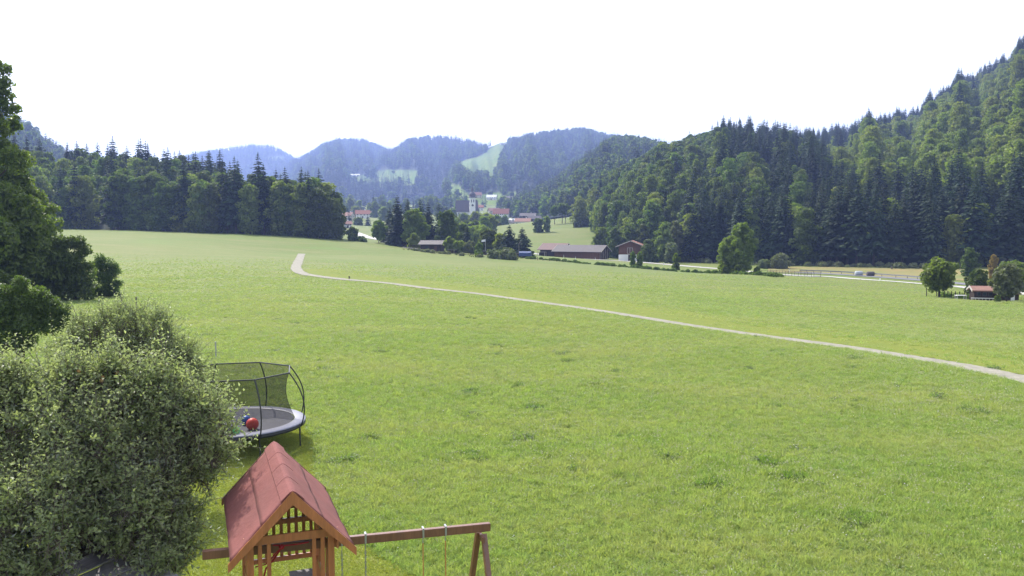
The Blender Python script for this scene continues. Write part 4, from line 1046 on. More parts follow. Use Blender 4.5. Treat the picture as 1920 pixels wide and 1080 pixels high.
# church
x, y, z = at(878, 840); t = empty('church', (x, y, z + 1), R(8))
mb = MB(); mb.prism([(-7, 0), (7, 0), (7, 9), (0, 19), (-7, 9)], 0, -12, 9); mb.build('nave_wall', M_WALL, t)
for s in (-1, 1):
    MB().prism([(0, 19.1), (0, 19.5), (s * 8, 8.0), (s * 8, 7.6)], 0, -12.8, 9.8).build('nave_roof', M_SLATE, t)
    for i in range(4):
        w_ = MB().box((-10 + i * 6, s * 7.05, 5.2), (1.4, .12, 4)).build('window', M_FRAMEW, t); MB().box((-10 + i * 6, s * 7.12, 5.2), (1.1, .1, 3.6)).build('pane', M_GLASS, w_)
MB().box((3.5, -8.5, 11), (5.6, 5.6, 22), bev=.2).build('tower', M_WALL, t)
for s in ((0, -1), (0, 1), (1, 0), (-1, 0)):
    for q in (-1.1, 1.1): MB().box((3.5 + s[0] * 2.82 + (q if s[1] else 0), -8.5 + s[1] * 2.82 + (q if s[0] else 0), 18.5), (.9 if s[1] else .1, .9 if s[0] else .1, 2.8)).build('belfry_opening', M_GLASS, t)
    MB().tube([(3.5 + s[0] * 2.78, -8.5 + s[1] * 2.78, 14.2), (3.5 + s[0] * 2.88, -8.5 + s[1] * 2.88, 14.2)], 1.1, 16).build('clock_face', M_SLATE, t)
MB().lathe((3.5, -8.5, 22), [(4.2, 0), (4.2, .5), (3.0, 1.2), (3.4, 2.4), (3.1, 3.8), (1.9, 5), (1.1, 5.8), (1.2, 7), (1.45, 7.8), (1.1, 8.8), (.4, 9.8), (.18, 10.6), (.1, 12.5)], 14).build('onion_dome', M_SLATE, t, smooth=True)
tag(t, 'white church tower with a dark onion dome above a steep grey nave roof', 'church')

# ------------------------------------------------------------------ the big trees on the left
def lobes_px(lst, D):
    out = []
    for q in lst:
        px, py, r = q[:3]; d = D + (q[3] if len(q) > 3 else 0); p = P(px, py, d); out.append((p[0], p[1], p[2], r * d / F, .95))
    return out
def big_tree(name, label, foot, lob, n, size, mat, rg_seed, tr, barkm=M_BARK, fill=.5, cat='tree', asp=.6):
    rgx = np.random.default_rng(rg_seed); r = empty(name, foot)
    L = [(a - foot[0], b - foot[1], c - foot[2], d, e) for a, b, c, d, e in lob]
    V, Fq, t = clump(sublobes(L, rgx, 9) if n > 30000 else sublobes(L, rgx, 8, .5, .5), n, size, rgx, fill, asp=asp); mk('crown', V, Fq, [mat], tint=t, parent=r)
    mb = MB(); hgt, rad = tr
    if rad:
        mb.tube([(0, 0, -.5), (.02 * hgt, 0, hgt * .4), (-.01 * hgt, 0, hgt * .75)], [rad * 1.3, rad * .85, rad * .4], 9)
    for a, b, c, d, e in L[::1]:
        if rad: 
            s = Vector((0, 0, min(hgt * .7, max(.3, c * .55)))); e_ = Vector((a, b, c)); mid = s.lerp(e_, .5) + Vector((0, 0, .08 * (e_ - s).length))
            mb.tube([s, mid, e_], [rad * .45, rad * .25, rad * .06], 5)
        else: mb.tube([(a * .3, b * .3, 0), (a * .8, b * .8, c * .6), (a, b, c)], [.05, .035, .015], 5)
    mb.build('trunk', barkm, r); tag(r, label, cat); return r
fx, fy, fz = at(-60, 92)
ml = [(-5,135,22),(8,165,20),(12,195,24),(-25,160,45),(28,235,18,2),(0,232,22),(-40,240,70),(18,285,30),(-20,320,60),(40,330,26),(50,362,32),(10,380,60,-3),(66,400,36),(-50,400,110),(75,430,36,-2),(40,440,55,-5),(88,462,32,-2),(60,490,55,-5),(0,480,80,-8),(-50,500,100),(20,530,50,-8),(100,500,34,-4),(-10,430,50,-8),(30,300,26,-4),(45,395,30,-6)]
big_tree('ash_tree', 'huge leafy tree rising out of the left edge of the view', (fx, fy, fz), lobes_px(ml, 92), 60000, .38, M_ASH, 1, (22, .55))
fx, fy, fz = at(135, 88)
big_tree('hazel_tree', 'dense bushy tree at the right foot of the huge tree', (fx, fy, fz), lobes_px([(120,460,24),(140,455,20),(158,470,18),(105,490,30),(135,495,32),(150,520,28),(120,530,32),(95,545,30),(140,550,24),(160,548,22),(168,500,14),(120,555,26),(80,520,30),(170,560,14)], 88), 16000, .27, M_DARKL, 2, (5, .2), fill=.3)
fx, fy, fz = at(200, 93)
big_tree('bush', 'fine-leaved round bush standing right of the dense bushy tree', (fx, fy, fz), lobes_px([(188,492,18),(205,500,18),(195,520,25),(214,515,18),(220,535,14),(203,550,22),(185,550,20),(215,550,14),(172,545,20)], 93), 12000, .17, M_DARKL, 3, (3.5, .12), cat='bush', fill=.3)
fx, fy, fz = at(30, 45)
big_tree('elder_tree', 'small dark green tree with a short crooked trunk at the left edge', (fx, fy, fz), lobes_px([(12,550,26),(42,535,20),(30,570,36),(70,565,30),(95,578,26),(118,590,22),(130,602,16),(60,600,40),(95,610,30),(20,610,36),(-15,590,40),(45,640,26),(0,650,24),(-20,640,30)], 45), 26000, .13, M_DARKL, 4, (2.6, .16))
# ------------------------------------------------------------------ apple trees: shoots with their leaves
def apple_tree(name, label, foot, lob, nshoot, seed, L_=(.45, .95), leaf=.085, tr=(2.0, .16), per=16, apples=0, upb=.75, mat=M_APPLE, long_=None):
    rgx = np.random.default_rng(seed); r = empty(name, foot); ft = np.array(foot)
    L = np.array(lob, float); L[:, :3] -= ft
    L0 = L; L = np.array(sublobes([tuple(q) for q in L0], rgx, 9, .36, .95)); L[9::10, 3] *= .8
    w = L[:, 3] ** 2 * (.25 + rgx.random(len(L))); pk = rgx.choice(len(L), nshoot, p=w / w.sum())
    d = unit(rgx.normal(size=(nshoot, 3))); st = L[pk, :3] + d * (L[pk, 3] * (.2 + .75 * rgx.random(nshoot)))[:, None]
    dr = unit(d * .7 + np.array([0, 0, upb]) + .45 * rgx.normal(size=(nshoot, 3)))
    ln = L_[0] + (L_[1] - L_[0]) * rgx.random(nshoot) ** 1.5
    if long_:
        k = rgx.random(nshoot) < long_[0]; ln[k] *= long_[1]; dr[k] = unit(dr[k] * .3 + np.array([0, 0, 1.0]))
    C = []; D = []; Nn = []; SL = []; stems_V = []; stems_F = []
    n = per; t = np.linspace(.06, 1, n)[None, :]
    bend = rgx.normal(0, .12, (nshoot, 1, 3)); 
    A = st[:, None, :] + dr[:, None, :] * (ln[:, None] * t)[..., None] + bend * (t ** 2)[..., None] * ln[:, None, None]
    ph = rgx.random((nshoot, 1)) * 6.28 + np.arange(n)[None] * 2.4
    a1 = unit(np.cross(dr, np.array([.3, .2, .9]) + 0 * dr)); a2 = np.cross(dr, a1)
    rad = a1[:, None] * np.cos(ph)[..., None] + a2[:, None] * np.sin(ph)[..., None]
    ld = unit(rad * 1.0 + dr[:, None] * .55 + rgx.normal(0, .3, A.shape)); nn = unit(dr[:, None] * .9 - rad * .35 + rgx.normal(0, .35, A.shape))
    s = leaf * (.6 + .6 * rgx.random(A.shape[:2])) * (1.15 - .45 * t)
    C = (A + ld * (s * .62)[..., None]).reshape(-1, 3)
    V, Fq = leaf_quads(C, ld.reshape(-1, 3), nn.reshape(-1, 3), s.ravel(), s.ravel() * .56, .3)
    tint = np.clip(np.repeat(rgx.random(nshoot) * .6, n) + .4 * rgx.random(nshoot * n) + .25 * (np.tile(t[0], nshoot) > .85), 0, 1)
    mk('crown', V, Fq, [mat], tint=tint, parent=r)
    # stems: thin three-sided twigs
    B = np.stack([st - dr * .25, st + dr * (ln * .5)[:, None] + bend[:, 0] * (ln * .25)[:, None], st + dr * ln[:, None] + bend[:, 0] * ln[:, None]], 1)
    rr = np.array([.007, .005, .002]); SV = []
    for k in range(3):
        an = k * 2.094; SV.append(B + (a1 * math.cos(an) + a2 * math.sin(an))[:, None] * rr[None, :, None])
    SV = np.stack(SV, 2).reshape(-1, 3); base = np.arange(nshoot)[:, None] * 9; q = []
    for i in range(2):
        for k in range(3): q.append(np.stack([base + i * 3 + k, base + i * 3 + (k + 1) % 3, base + (i + 1) * 3 + (k + 1) % 3, base + (i + 1) * 3 + k], -1))
    tw = mk('twigs', SV, np.concatenate(q, 1).reshape(-1, 4), [M_BARKPALE], parent=r); tw['kind'] = 'stuff'
    mb = MB(); hgt, rad_ = tr
    mb.tube([(0, 0, -.3), (.06, .03, hgt * .55), (-.03, .02, hgt)], [rad_ * 1.35, rad_, rad_ * .8], 10)
    for a, b, c, dd_, e in L0:
        s0 = Vector((-.03, .02, hgt * (.75 + .25 * rgx.random()))); e_ = Vector((a, b, c)); m_ = s0.lerp(e_, .5) + Vector(rgx.normal(0, .12, 3)) + Vector((0, 0, .15))
        mb.tube([s0, m_, e_], [rad_ * .55, rad_ * .32, .02], 6)
        for _ in range(5):
            q0 = m_.lerp(e_, rgx.random()); dv = Vector(unit(rgx.normal(size=3) + np.array([0, 0, .4]))) * dd_ * .8; mb.tube([q0, q0 + dv * .5, q0 + dv], [.028, .018, .006], 5)
    mb.build('trunk', M_BARK, r)
    if apples:
        ap = MB().lathe((0, 0, 0), [(.001, .028), (.016, .034), (.032, .02), (.036, 0), (.03, -.022), (.014, -.034), (.001, -.03)], 10).build('apple', M_APPLEF, r, smooth=True)
        for i in range(apples):
            o = ap if i == 0 else ap.copy()
            if i: COL.objects.link(o); o.parent = r
            j = int(rgx.integers(nshoot)); o.location = A[j, 2] + np.array([0, 0, -.06])
    tag(r, label, 'tree'); return r
M_APPLEF = simple('apple_skin', (.50, .13, .06), .35, .3, 12, c2=(.45, .28, .08), spec=.5)
fx, fy, fz = at(190, 14.6)
la = [(45,752,44),(-5,742,44),(112,1005,42,-1.9),(40,965,50,-1.6),(330,1045,34,-.6),(285,1075,34,-1.2),(80,775,50),(-30,785,60),(20,715,20),(95,712,22),(330,745,24),(378,765,24),(0,830,80),(110,738,44),(170,728,52),(235,735,56),(140,705,22),(210,700,20),(290,722,40),(70,730,22),(310,760,58),(360,790,52),(395,800,38),(418,815,22,.6),(100,830,85,-.6),(200,840,85,-.5),(290,850,75),(365,860,55,.3),(398,860,34,.5),(60,920,85,-1),(160,920,80,-1.2),(250,930,75,-.8),(330,925,55),(-20,920,90,-1),(10,1010,80,-1.5),(300,1000,48,-.5),(350,990,32),(230,1010,36,-1),(260,1060,40,-.8),(320,1060,34,-.3),(-40,1080,90,-1.5),(60,1090,60,-1.6),(120,985,46,-1.2)]
la = [(a, b, c * .86) + tuple(d) for a, b, c, *d in la]
apple_tree('apple_tree', 'large apple tree with pale speckled leaves filling the lower left corner', (fx, fy, fz), lobes_px(la, 14.6), 5600, 11, L_=(.25, .85), leaf=.104, apples=26, tr=(1.9, .17), long_=(.03, 1.4), per=13)
fx, fy, fz = at(235, 23.5)
lb_ = [(350,665,26),(365,700,24),(345,740,40),(300,620,22),(210,600,22),(255,590,16),(155,615,20),(150,640,38),(195,620,36),(240,612,36),(285,622,34),(320,650,30),(170,670,48),(230,660,52),(290,680,46),(335,690,34),(130,690,50),(250,720,60),(200,700,50),(350,720,30),(370,745,24)]
apple_tree('apple_tree', 'second apple tree with long upright shoots behind the large one', (fx, fy, fz), lobes_px([(a, b, c * .88) for a, b, c in lb_], 23.5), 2300, 12, L_=(.3, .7), leaf=.10, tr=(1.7, .13), per=12, long_=(.04, 1.7))

# ------------------------------------------------------------------ grey shed roof below the apple tree
M_GREYW = simple('weathered_grey_planks', (.30, .28, .275), .85, .3, 2, sc=(6, .5, 1), bump=.4)
x, y, z = at(95, 12.8); t = empty('lean_to', (x, y, z), R(-38))
pl = None
for i in range(11):
    if pl is None: pl = MB().box((0, 0, 0), (.19, 2.7, .03), bev=.004).build('roof_plank', M_GREYW, t); o = pl
    else: o = pl.copy(); COL.objects.link(o); o.parent = t
    o.location = (-1.05 + i * .21, 0, 1.75 + .012 * (i % 3)); o.rotation_euler = (R(7), 0, R(random.uniform(-.6, .6)))
for sx in (-1, 1):
    for sy in (-1.1, 1.1): MB().box((sx, sy, .83), (.09, .09, 1.7)).build('post', M_GREYW, t)
for sy in (-1.1, 1.1): MB().box((0, sy, 1.66 + sy * .12), (2.3, .07, .09)).build('beam', M_GREYW, t)
tag(t, 'low shelter with a grey weathered plank roof under the apple tree', 'shelter')

# ------------------------------------------------------------------ play tower
def wood(name, c):
    m, nt, out = newmat(name)
    f = noise(nt, 2.2, 5, .65, 'obj', (5, 5, .6)); f2 = noise(nt, 30, 4, .7, 'obj', (3, 3, .15)); f3 = noise(nt, 1.2, 3, .6, 'obj')
    col = mix(nt, ramp(nt, f, .35, .65), c, tuple(v * .68 for v in c)); col = mix(nt, ramp(nt, f2, .45, .7, 0, .55), col, tuple(v * .45 for v in c))
    col = mix(nt, ramp(nt, f3, .6, .8, 0, .5), col, (c[0] * .5 + .06, c[1] * .5 + .05, c[2] * .5 + .04))
    b = N(nt, 'ShaderNodeBsdfPrincipled', Roughness=.40); b.inputs['Specular IOR Level'].default_value = .6; nt.links.new(col, b.inputs['Base Color'])
    bp = N(nt, 'ShaderNodeBump', Strength=.35, Distance=.004); nt.links.new(f2, bp.inputs['Height']); nt.links.new(bp.outputs[0], b.inputs['Normal'])
    nt.links.new(b.outputs[0], out.inputs[0]); return m
M_LARCH = wood('stained_larch', (.42, .145, .05)); M_LARCHD = wood('dark_stained_beam', (.20, .085, .045))
M_FELT = simple('red_roofing_felt', (.225, .078, .068), .9, .16, 1.3, c2=(.18, .066, .058), bump=.5, spec=.25)
M_FELTE = simple('felt_edge', (.07, .035, .03), .9, .3, 5)
TW, TY, TYAW = -3.25, 12.0, .365
tw = empty('play_tower', (TW, TY, 0), TYAW); tag(tw, 'wooden play tower with a steep red felt roof and slatted sides', 'play tower')
ZR, ZE, HW, RL = 3.70, 2.77, .885, 3.08
sl = Vector((HW, 0, ZE - ZR)); slN = sl.normalized()
for s in (-1, 1):
    # roof boards and felt, in three overlapping sheets with a slight sag
    a = Vector((0, 0, ZR)); b = Vector((s * HW, 0, ZE)); n_ = Vector((s * (ZR - ZE), 0, HW)).normalized()
    brd = MB(); 
    brd.add([a, a + Vector((0, RL, 0)), b + Vector((0, RL, 0)), b, a - n_ * .025, a + Vector((0, RL, 0)) - n_ * .025, b + Vector((0, RL, 0)) - n_ * .025, b - n_ * .025], [(0, 1, 2, 3), (7, 6, 5, 4), (0, 4, 5, 1), (1, 5, 6, 2), (2, 6, 7, 3), (3, 7, 4, 0)])
    brd.build('roof_board', M_LARCHD, tw)
    for k in range(2):
        f0, f1 = k / 2 - (.02 if k else 0), (k + 1) / 2; V = []; nu, nv = 22, 8
        for i in range(nu + 1):
            for j in range(nv + 1):
                u = i / nu; v = f0 + (f1 - f0) * j / nv; w_ = .006 * math.sin(u * 9 + k) * math.sin(v * 14) + .005 * math.sin(u * 23 + 2 * v) + .012 - .004 * k + .006
                p = a.lerp(b, v * 1.0) + Vector((0, u * RL, 0)) + n_ * (w_ + .004); V.append(p)
        top = [(i * (nv + 1) + j, (i + 1) * (nv + 1) + j, (i + 1) * (nv + 1) + j + 1, i * (nv + 1) + j + 1) for i in range(nu) for j in range(nv)]
        m_ = len(V); V2 = V + [p - n_ * .006 for p in V]
        bot = [tuple(q + m_ for q in reversed(f)) for f in top]
        ed = [(i * (nv + 1) + nv, (i + 1) * (nv + 1) + nv, (i + 1) * (nv + 1) + nv + m_, i * (nv + 1) + nv + m_) for i in range(nu)]
        ed += [(j, j + 1, j + 1 + m_, j + m_) for j in range(nv)] + [(nu * (nv + 1) + j, nu * (nv + 1) + j + m_, nu * (nv + 1) + j + 1 + m_, nu * (nv + 1) + j + 1) for j in range(nv)]
        MB().add(V2, top + bot + ed).build('roof_felt', M_FELT, tw, smooth=True)
    # barge boards
    for yy, mt in ((-.02, M_LARCH), (RL + .02, M_LARCHD)):
        nv_ = n_ * .045
        A_ = Vector((0, yy, ZR + .03)); B_ = Vector((s * (HW + .045), yy, ZE + .03 - (.045) * (ZR - ZE) / HW)); dn = Vector((0, 0, -.17))
        th = Vector((0, .036, 0))
        MB().add([A_, B_, B_ + dn * .75 - slN * 0, A_ + dn * 1.2, A_ + th, B_ + th, B_ + dn * .75 + th, A_ + dn * 1.2 + th],
                 [(0, 1, 2, 3), (7, 6, 5, 4), (0, 4, 5, 1), (1, 5, 6, 2), (2, 6, 7, 3), (3, 7, 4, 0)]).build('barge_board', mt, tw)
    MB().bar((s * (HW - .03), 0, ZE - .03), (s * (HW - .03), RL, ZE - .03), .04, .05).build('eaves_batten', M_LARCHD, tw)
# ridge caps, each overlapping the next
for k in range(4):
    y0, y1 = k * RL / 4, (k + 1) * RL / 4 + .03; V = []; pr = 9; wcap = .17; lift = .050
    for yy, e in ((y0 - .0, .006 + lift), (y1, .000 + lift)):
        for i in range(pr):
            f = (i / (pr - 1) - .5) * 2; q = abs(f); xx = f * wcap; zz_ = ZR - (ZR - ZE) / HW * math.sqrt(xx * xx + .0018) + .012 + e
            V.append((xx, yy, zz_ + .012))
        for i in range(pr):
            f = (i / (pr - 1) - .5) * 2; q = abs(f); xx = f * wcap; V.append((xx, yy, ZR - (ZR - ZE) / HW * math.sqrt(xx * xx + .0018) + e - .004))
    Fs = [(i, i + 1, 2 * pr + i + 1, 2 * pr + i) for i in range(pr - 1)] + [(i, pr + i, pr + i + 1, i + 1) for i in range(pr - 1)] + [(pr + i, 3 * pr + i, 3 * pr + i + 1, pr + i + 1) for i in range(pr - 1)] + [(2 * pr + i, 2 * pr + i + 1, 3 * pr + i + 1, 3 * pr + i) for i in range(pr - 1)] + [(0, 2 * pr, 3 * pr, pr), (pr - 1, 2 * pr - 1, 4 * pr - 1, 3 * pr - 1)]
    MB().add(V, Fs).build('ridge_cap', M_FELT, tw, smooth=False)
# frame
PU = .60; V0, V1 = .38, 1.95
for u in (-PU, PU):
    for v in (V0, V1):
        MB().box((u, v, 1.44), (.10, .10, 2.88), bev=.006).build('post', M_LARCH, tw)
def beam(nm, p, q, w, h, mt=M_LARCH): return MB().bar(p, q, w, h, bev=.004).build(nm, mt, tw)
beam('header', (-.70, V0 - .075, 2.93), (.70, V0 - .075, 2.93), .035, .13)
beam('header', (-.70, V1 + .075, 2.86), (.70, V1 + .075, 2.86), .035, .11)
for u in (-PU, PU):
    beam('side_plate', (u + (.07 if u > 0 else -.07), V0 - .25, 2.78), (u + (.07 if u > 0 else -.07), V1 + .5, 2.78), .035, .12)
    beam('side_rail', (u, V0, 2.56), (u, V1, 2.56), .04, .09); beam('side_rail', (u, V0, 1.90), (u, V1, 1.90), .04, .09)
    for k in range(5): v = V0 + .22 + k * .27; MB().box((u, v, 2.22), (.022, .075, .60), bev=.003).build('slat', M_LARCH, tw)
# upright boards beside the front opening
for u in (-.46, -.33, .34, .47): MB().box((u, V0 - .04, 2.38), (.06, .03, 1.0), bev=.003).build('slat', M_LARCH, tw)
# rear railing with narrow slats and the little gable grille
beam('rail', (-PU, V1, 2.62), (PU, V1, 2.62), .05, .09); beam('rail', (-PU, V1, 1.97), (PU, V1, 1.97), .05, .08)
for k in range(9): MB().box((-.50 + k * .125, V1 + .035, 2.29), (.055, .022, .66), bev=.003).build('slat', M_LARCH, tw)
for k in range(9): MB().box((-.50 + k * .125, V1 + .035, 2.74), (.055, .022, .17), bev=.003).build('slat', M_LARCH, tw)
beam('rail', (-.12, V1 + .0, 2.93), (.42, V1 + .0, 2.93), .03, .10)
for k in range(3): MB().box((-.05 + k * .19, V1 + .03, 3.14), (.06, .022, .36 - .05 * k), bev=.003).build('slat', M_LARCH, tw)
MB().box((.36, V1 + .03, 3.05), (.10, .03, .30), bev=.003).build('slat', M_LARCH, tw)
# floor boards, lower frame and ladder
for k in range(12): MB().box((0, V0 + .06 + k * .132, 1.46), (1.24, .12, .025), bev=.003).build('floor_board', M_GREYW, tw)
for v in (V0, V1): beam('floor_beam', (-PU, v, 1.38), (PU, v, 1.38), .045, .12)
for k in range(5): MB().bar((-.22, V0 - .15 - .1 * (4 - k), .25 + k * .26), (.28, V0 - .15 - .1 * (4 - k), .25 + k * .26), .09, .03).build('ladder_rung', M_LARCH, tw)
for u in (-.25, .31): MB().bar((u, V0 - .65, 0), (u, V0 - .06, 1.44), .035, .09).build('ladder_side', M_LARCH, tw)
# bench inside, red climbing rope with its knot
MB().box((.30, V0 + .75, 1.80), (.42, 1.2, .03), bev=.004).build('bench_board', M_GREYW, tw)
M_REDR = simple('red_rope', (.42, .025, .03), .6, .3, 20)
rp = MB(); rp.tube([(.28, .5, 2.74), (.1, .58, 2.70), (-.1, .62, 2.69), (-.25, .62, 2.72)], .012, 6); rp.build('rope', M_REDR, tw)
rp = MB(); rp.lathe((-.12, .60, 2.68), [(.0, .045), (.03, .03), (.045, 0), (.03, -.03), (0, -.045)], 10); rp.tube([(-.12, .60, 2.68), (-.22, .75, 2.45), (-.34, .9, 2.25), (-.42, 1.0, 1.9)], .014, 6); rp.tube([(-.12, .60, 2.68), (-.35, .8, 2.36), (-.5, .9, 2.3)], .01, 6); rp.build('knotted_rope', M_REDR, tw)
# swing beam through the tower with its A-frame
byaw = .27; bd = Vector((math.cos(byaw), math.sin(byaw), 0))
bp0 = Vector((-4.87, 12.68, 2.50)); bp1 = bp0 + bd * 4.66
sw = empty('swing_set', (bp1.x, bp1.y, 0), byaw); tag(sw, 'long timber swing beam with an A-frame leg beside the play tower', 'swing frame')
MB().box((-2.33, 0, 2.49), (4.66, .095, .14), bev=.008).build('beam', M_LARCHD, sw)
for s in (-1, 1):
    MB().bar((-.16 - s * .12, s * .95, 0), (-.16 - s * .03, s * .07, 2.40), .09, .09, bev=.006).build('leg', M_LARCHD, sw)
MB().bar((-.16, -.2, 2.33), (-.16, .2, 2.33), .05, .10, bev=.005).build('cross_piece', M_LARCHD, sw); MB().bar((-.16, -.55, .9), (-.16, .55, .9), .05, .09).build('cross_piece', M_LARCHD, sw)
M_GALV = simple('galvanised_steel', (.42, .43, .44), .4, .2, 10, metal=.7)
M_ROPE = simple('orange_rope', (.52, .27, .07), .7, .25, 30)
def at_beam(px):
    best = min((abs(proj(np.array((bp0 + bd * s)))[0] - px), s) for s in np.linspace(0, 4.6, 600)); return bp0 + bd * best[1]
def swing(pxa, pxb, chain, label, seatc):
    A_, B_ = at_beam(pxa), at_beam(pxb); m_ = (A_ + B_) / 2; t = empty('swing', (m_.x, m_.y, 2.42), byaw); half = (B_ - A_).length / 2
    for s in (-1, 1):
        hk = MB(); hk.tube([(s * half, 0, .16), (s * half, 0, -.13)], .008, 6); hk.box((s * half, 0, .09), (.03, .12, .16)); hk.build('hook', M_GALV, t)
        if chain:
            c = MB(); z_ = -.12
            k = 0
            while z_ > -1.95:
                pts_ = [(s * half + (.011 * math.cos(a) if k % 2 else 0), (0 if k % 2 else .011 * math.cos(a)), z_ + .026 * math.sin(a)) for a in np.linspace(0, 2 * math.pi, 7)]
                c.tube(pts_, .006, 4, caps=False); z_ -= .041; k += 1
            c.build('chain', M_GALV, t)
        else: MB().tube([(s * half, 0, -.10), (s * half + .005, .005, -1.0), (s * half, 0, -1.95)], .011, 7).build('rope', M_ROPE, t)
    MB().box((0, 0, -1.97), (half * 2 + .08, .18, .03), bev=.01).build('seat', seatc, t); tag(t, label, 'swing', 'swings under the timber beam')
swing(641, 685, True, 'swing on twisted metal chains beside the play tower', M_BLACKM)
swing(793, 835, False, 'swing on orange ropes near the A-frame leg', M_ROPE)

# ------------------------------------------------------------------ trampoline
M_PAD = simple('grey_pad', (.19, .19, .235), .5, .12, 2, spec=.4, bump=.2); M_BED = simple('black_bed', (.05, .05, .065), .65, .15, 4, spec=.35)
M_NET, nt, out = newmat('safety_net')
tp = nt.nodes.new('ShaderNodeBsdfTransparent'); df = N(nt, 'ShaderNodeBsdfDiffuse'); df.inputs[0].default_value = (.035, .035, .04, 1)
ms = nt.nodes.new('ShaderNodeMixShader'); ms.inputs[0].default_value = .48; nt.links.new(tp.outputs[0], ms.inputs[1]); nt.links.new(df.outputs[0], ms.inputs[2]); nt.links.new(ms.outputs[0], out.inputs[0])
TX, TYY, TR_, ZB, ZN = -9.75, 28.75, 2.42, .86, 2.62
RT = 2.02
tr = empty('trampoline', (TX, TYY, 0)); tag(tr, 'round trampoline with a black safety net and curved poles', 'trampoline')
MB().lathe((0, 0, ZB), [(0.001, -.06), (.8, -.045), (1.6, -.02), (TR_ - .42, 0)], 48).build('bed', M_BED, tr, smooth=True)
MB().lathe((0, 0, ZB), [(TR_ - .40, .012), (TR_ - .35, .03), (TR_ - .06, .022), (TR_ - .01, -.005), (TR_ - .01, -.02), (TR_ - .3, -.02)], 64).build('pad', M_PAD, tr, smooth=True)
MB().lathe((0, 0, ZB), [(TR_ - .06, -.03), (TR_ - .02, -.05), (TR_ - .02, -.14), (TR_ - .06, -.16), (TR_ - .1, -.14), (TR_ - .1, -.05), (TR_ - .06, -.03)], 64).build('frame_ring', M_BLACKM, tr, smooth=True)
NP = 8; angs = [R(-8 + 45 * i) for i in range(NP)]
for i, a in enumerate(angs):
    ca, sa = math.cos(a), math.sin(a)
    path = []
    for f in np.linspace(0, 1, 12):
        zz_ = ZB - .1 + (ZN - ZB + .1) * f; rr = TR_ * (1 - f) + RT * f + .30 * math.sin(math.pi * f) ** .9
        path.append((ca * rr, sa * rr, zz_))
    MB().tube(path, .024, 8).build('pole', M_BLACKM, tr)
    a2 = angs[(i + 1) % NP]; MB().tube([(RT * ca, RT * sa, ZN), (RT * math.cos(a2), RT * math.sin(a2), ZN)], .024, 6).build('top_rail', M_BLACKM, tr)
    MB().tube([(ca * (TR_ - .06), sa * (TR_ - .06), ZB - .1), (ca * (TR_ - .04), sa * (TR_ - .04), 0)], .026, 7).build('leg', M_BLACKM, tr)
    am = (a + R(22.5)); 
for i in range(4):
    a = angs[i * 2]; b = angs[i * 2 + 1]; MB().tube([(math.cos(a) * (TR_ - .05), math.sin(a) * (TR_ - .05), .02), (math.cos(b) * (TR_ - .05), math.sin(b) * (TR_ - .05), .02)], .024, 6).build('foot_bar', M_BLACKM, tr)
V = []; nr_, nc_ = 14, 96
for i in range(nr_ + 1):
    f = i / nr_
    for j in range(nc_):
        a = 2 * math.pi * j / nc_; q = (j / nc_ * 8 + 8 / 45) % 1; poly = math.cos(math.pi / NP) / math.cos((((a - angs[0]) % (2 * math.pi / NP)) - math.pi / NP))
        rr = (TR_ - .40) * (1 - f) + RT * poly * f - .20 * math.sin(math.pi * f) * (1) + .012 * math.sin(j * 1.9 + f * 3) * math.sin(math.pi * f)
        V.append((rr * math.cos(a), rr * math.sin(a), ZB + .03 + (ZN - ZB - .03) * f))
Fs = [(i * nc_ + j, i * nc_ + (j + 1) % nc_, (i + 1) * nc_ + (j + 1) % nc_, (i + 1) * nc_ + j) for i in range(nr_) for j in range(nc_)]
MB().add(V, Fs).build('net', M_NET, tr, smooth=True)
def ball(px, py, D, r_, mat, label):
    p = P(px, py, D); prof = [(r_ * math.sin(t), -r_ * math.cos(t)) for t in np.linspace(0.001, math.pi - .001, 18)]
    o = MB().lathe((0, 0, 0), prof, 28).build('ball', mat, smooth=True); o.location = (p[0], p[1], ZB - .05 + r_); tag(o, label, 'ball', 'play balls on the trampoline')
M_RED = simple('red_rubber', (.80, .06, .025), .45, .08, 2, spec=.5); M_BLUE = simple('blue_rubber', (.02, .10, .42), .35, .08, 2, spec=.5)
M_GREENR = simple('green_rubber', (.10, .55, .18), .4, .15, 3, spec=.5)
ball(473, 787, 27.6, .21, M_RED, 'bright red ball lying on the trampoline')
ball(461, 777, 28.4, .16, M_BLUE, 'blue ball lying behind the red one on the trampoline')
ball(441, 803, 26.9, .15, M_GREENR, 'green ball half hidden by the apple leaves on the trampoline')
# thin stakes in the meadow
for i, (px, py, hpx, lb) in enumerate(((405,672,32,'thin grey stake standing behind the trampoline'),(256,585,28,'thin stake beside the shoots of the second apple tree'),(228,582,30,'stake at the foot of the fine-leaved bush'),(655,523,5,'tiny stake beside the bend of the path'),(1500,497,4,'small pale stake in the dry field'),(1672,505,5,'short pale stake at the forest foot'))):
    x, y, z = hit(px, py); o = MB().tube([(0, 0, -.2), (0, 0, hpx * y / F)], max(.022, .0009 * y), 6).build('stake', M_BARKPALE if i else M_GALV); o.location = (x, y, z); tag(o, lb, 'stake', 'thin stakes in the meadow')

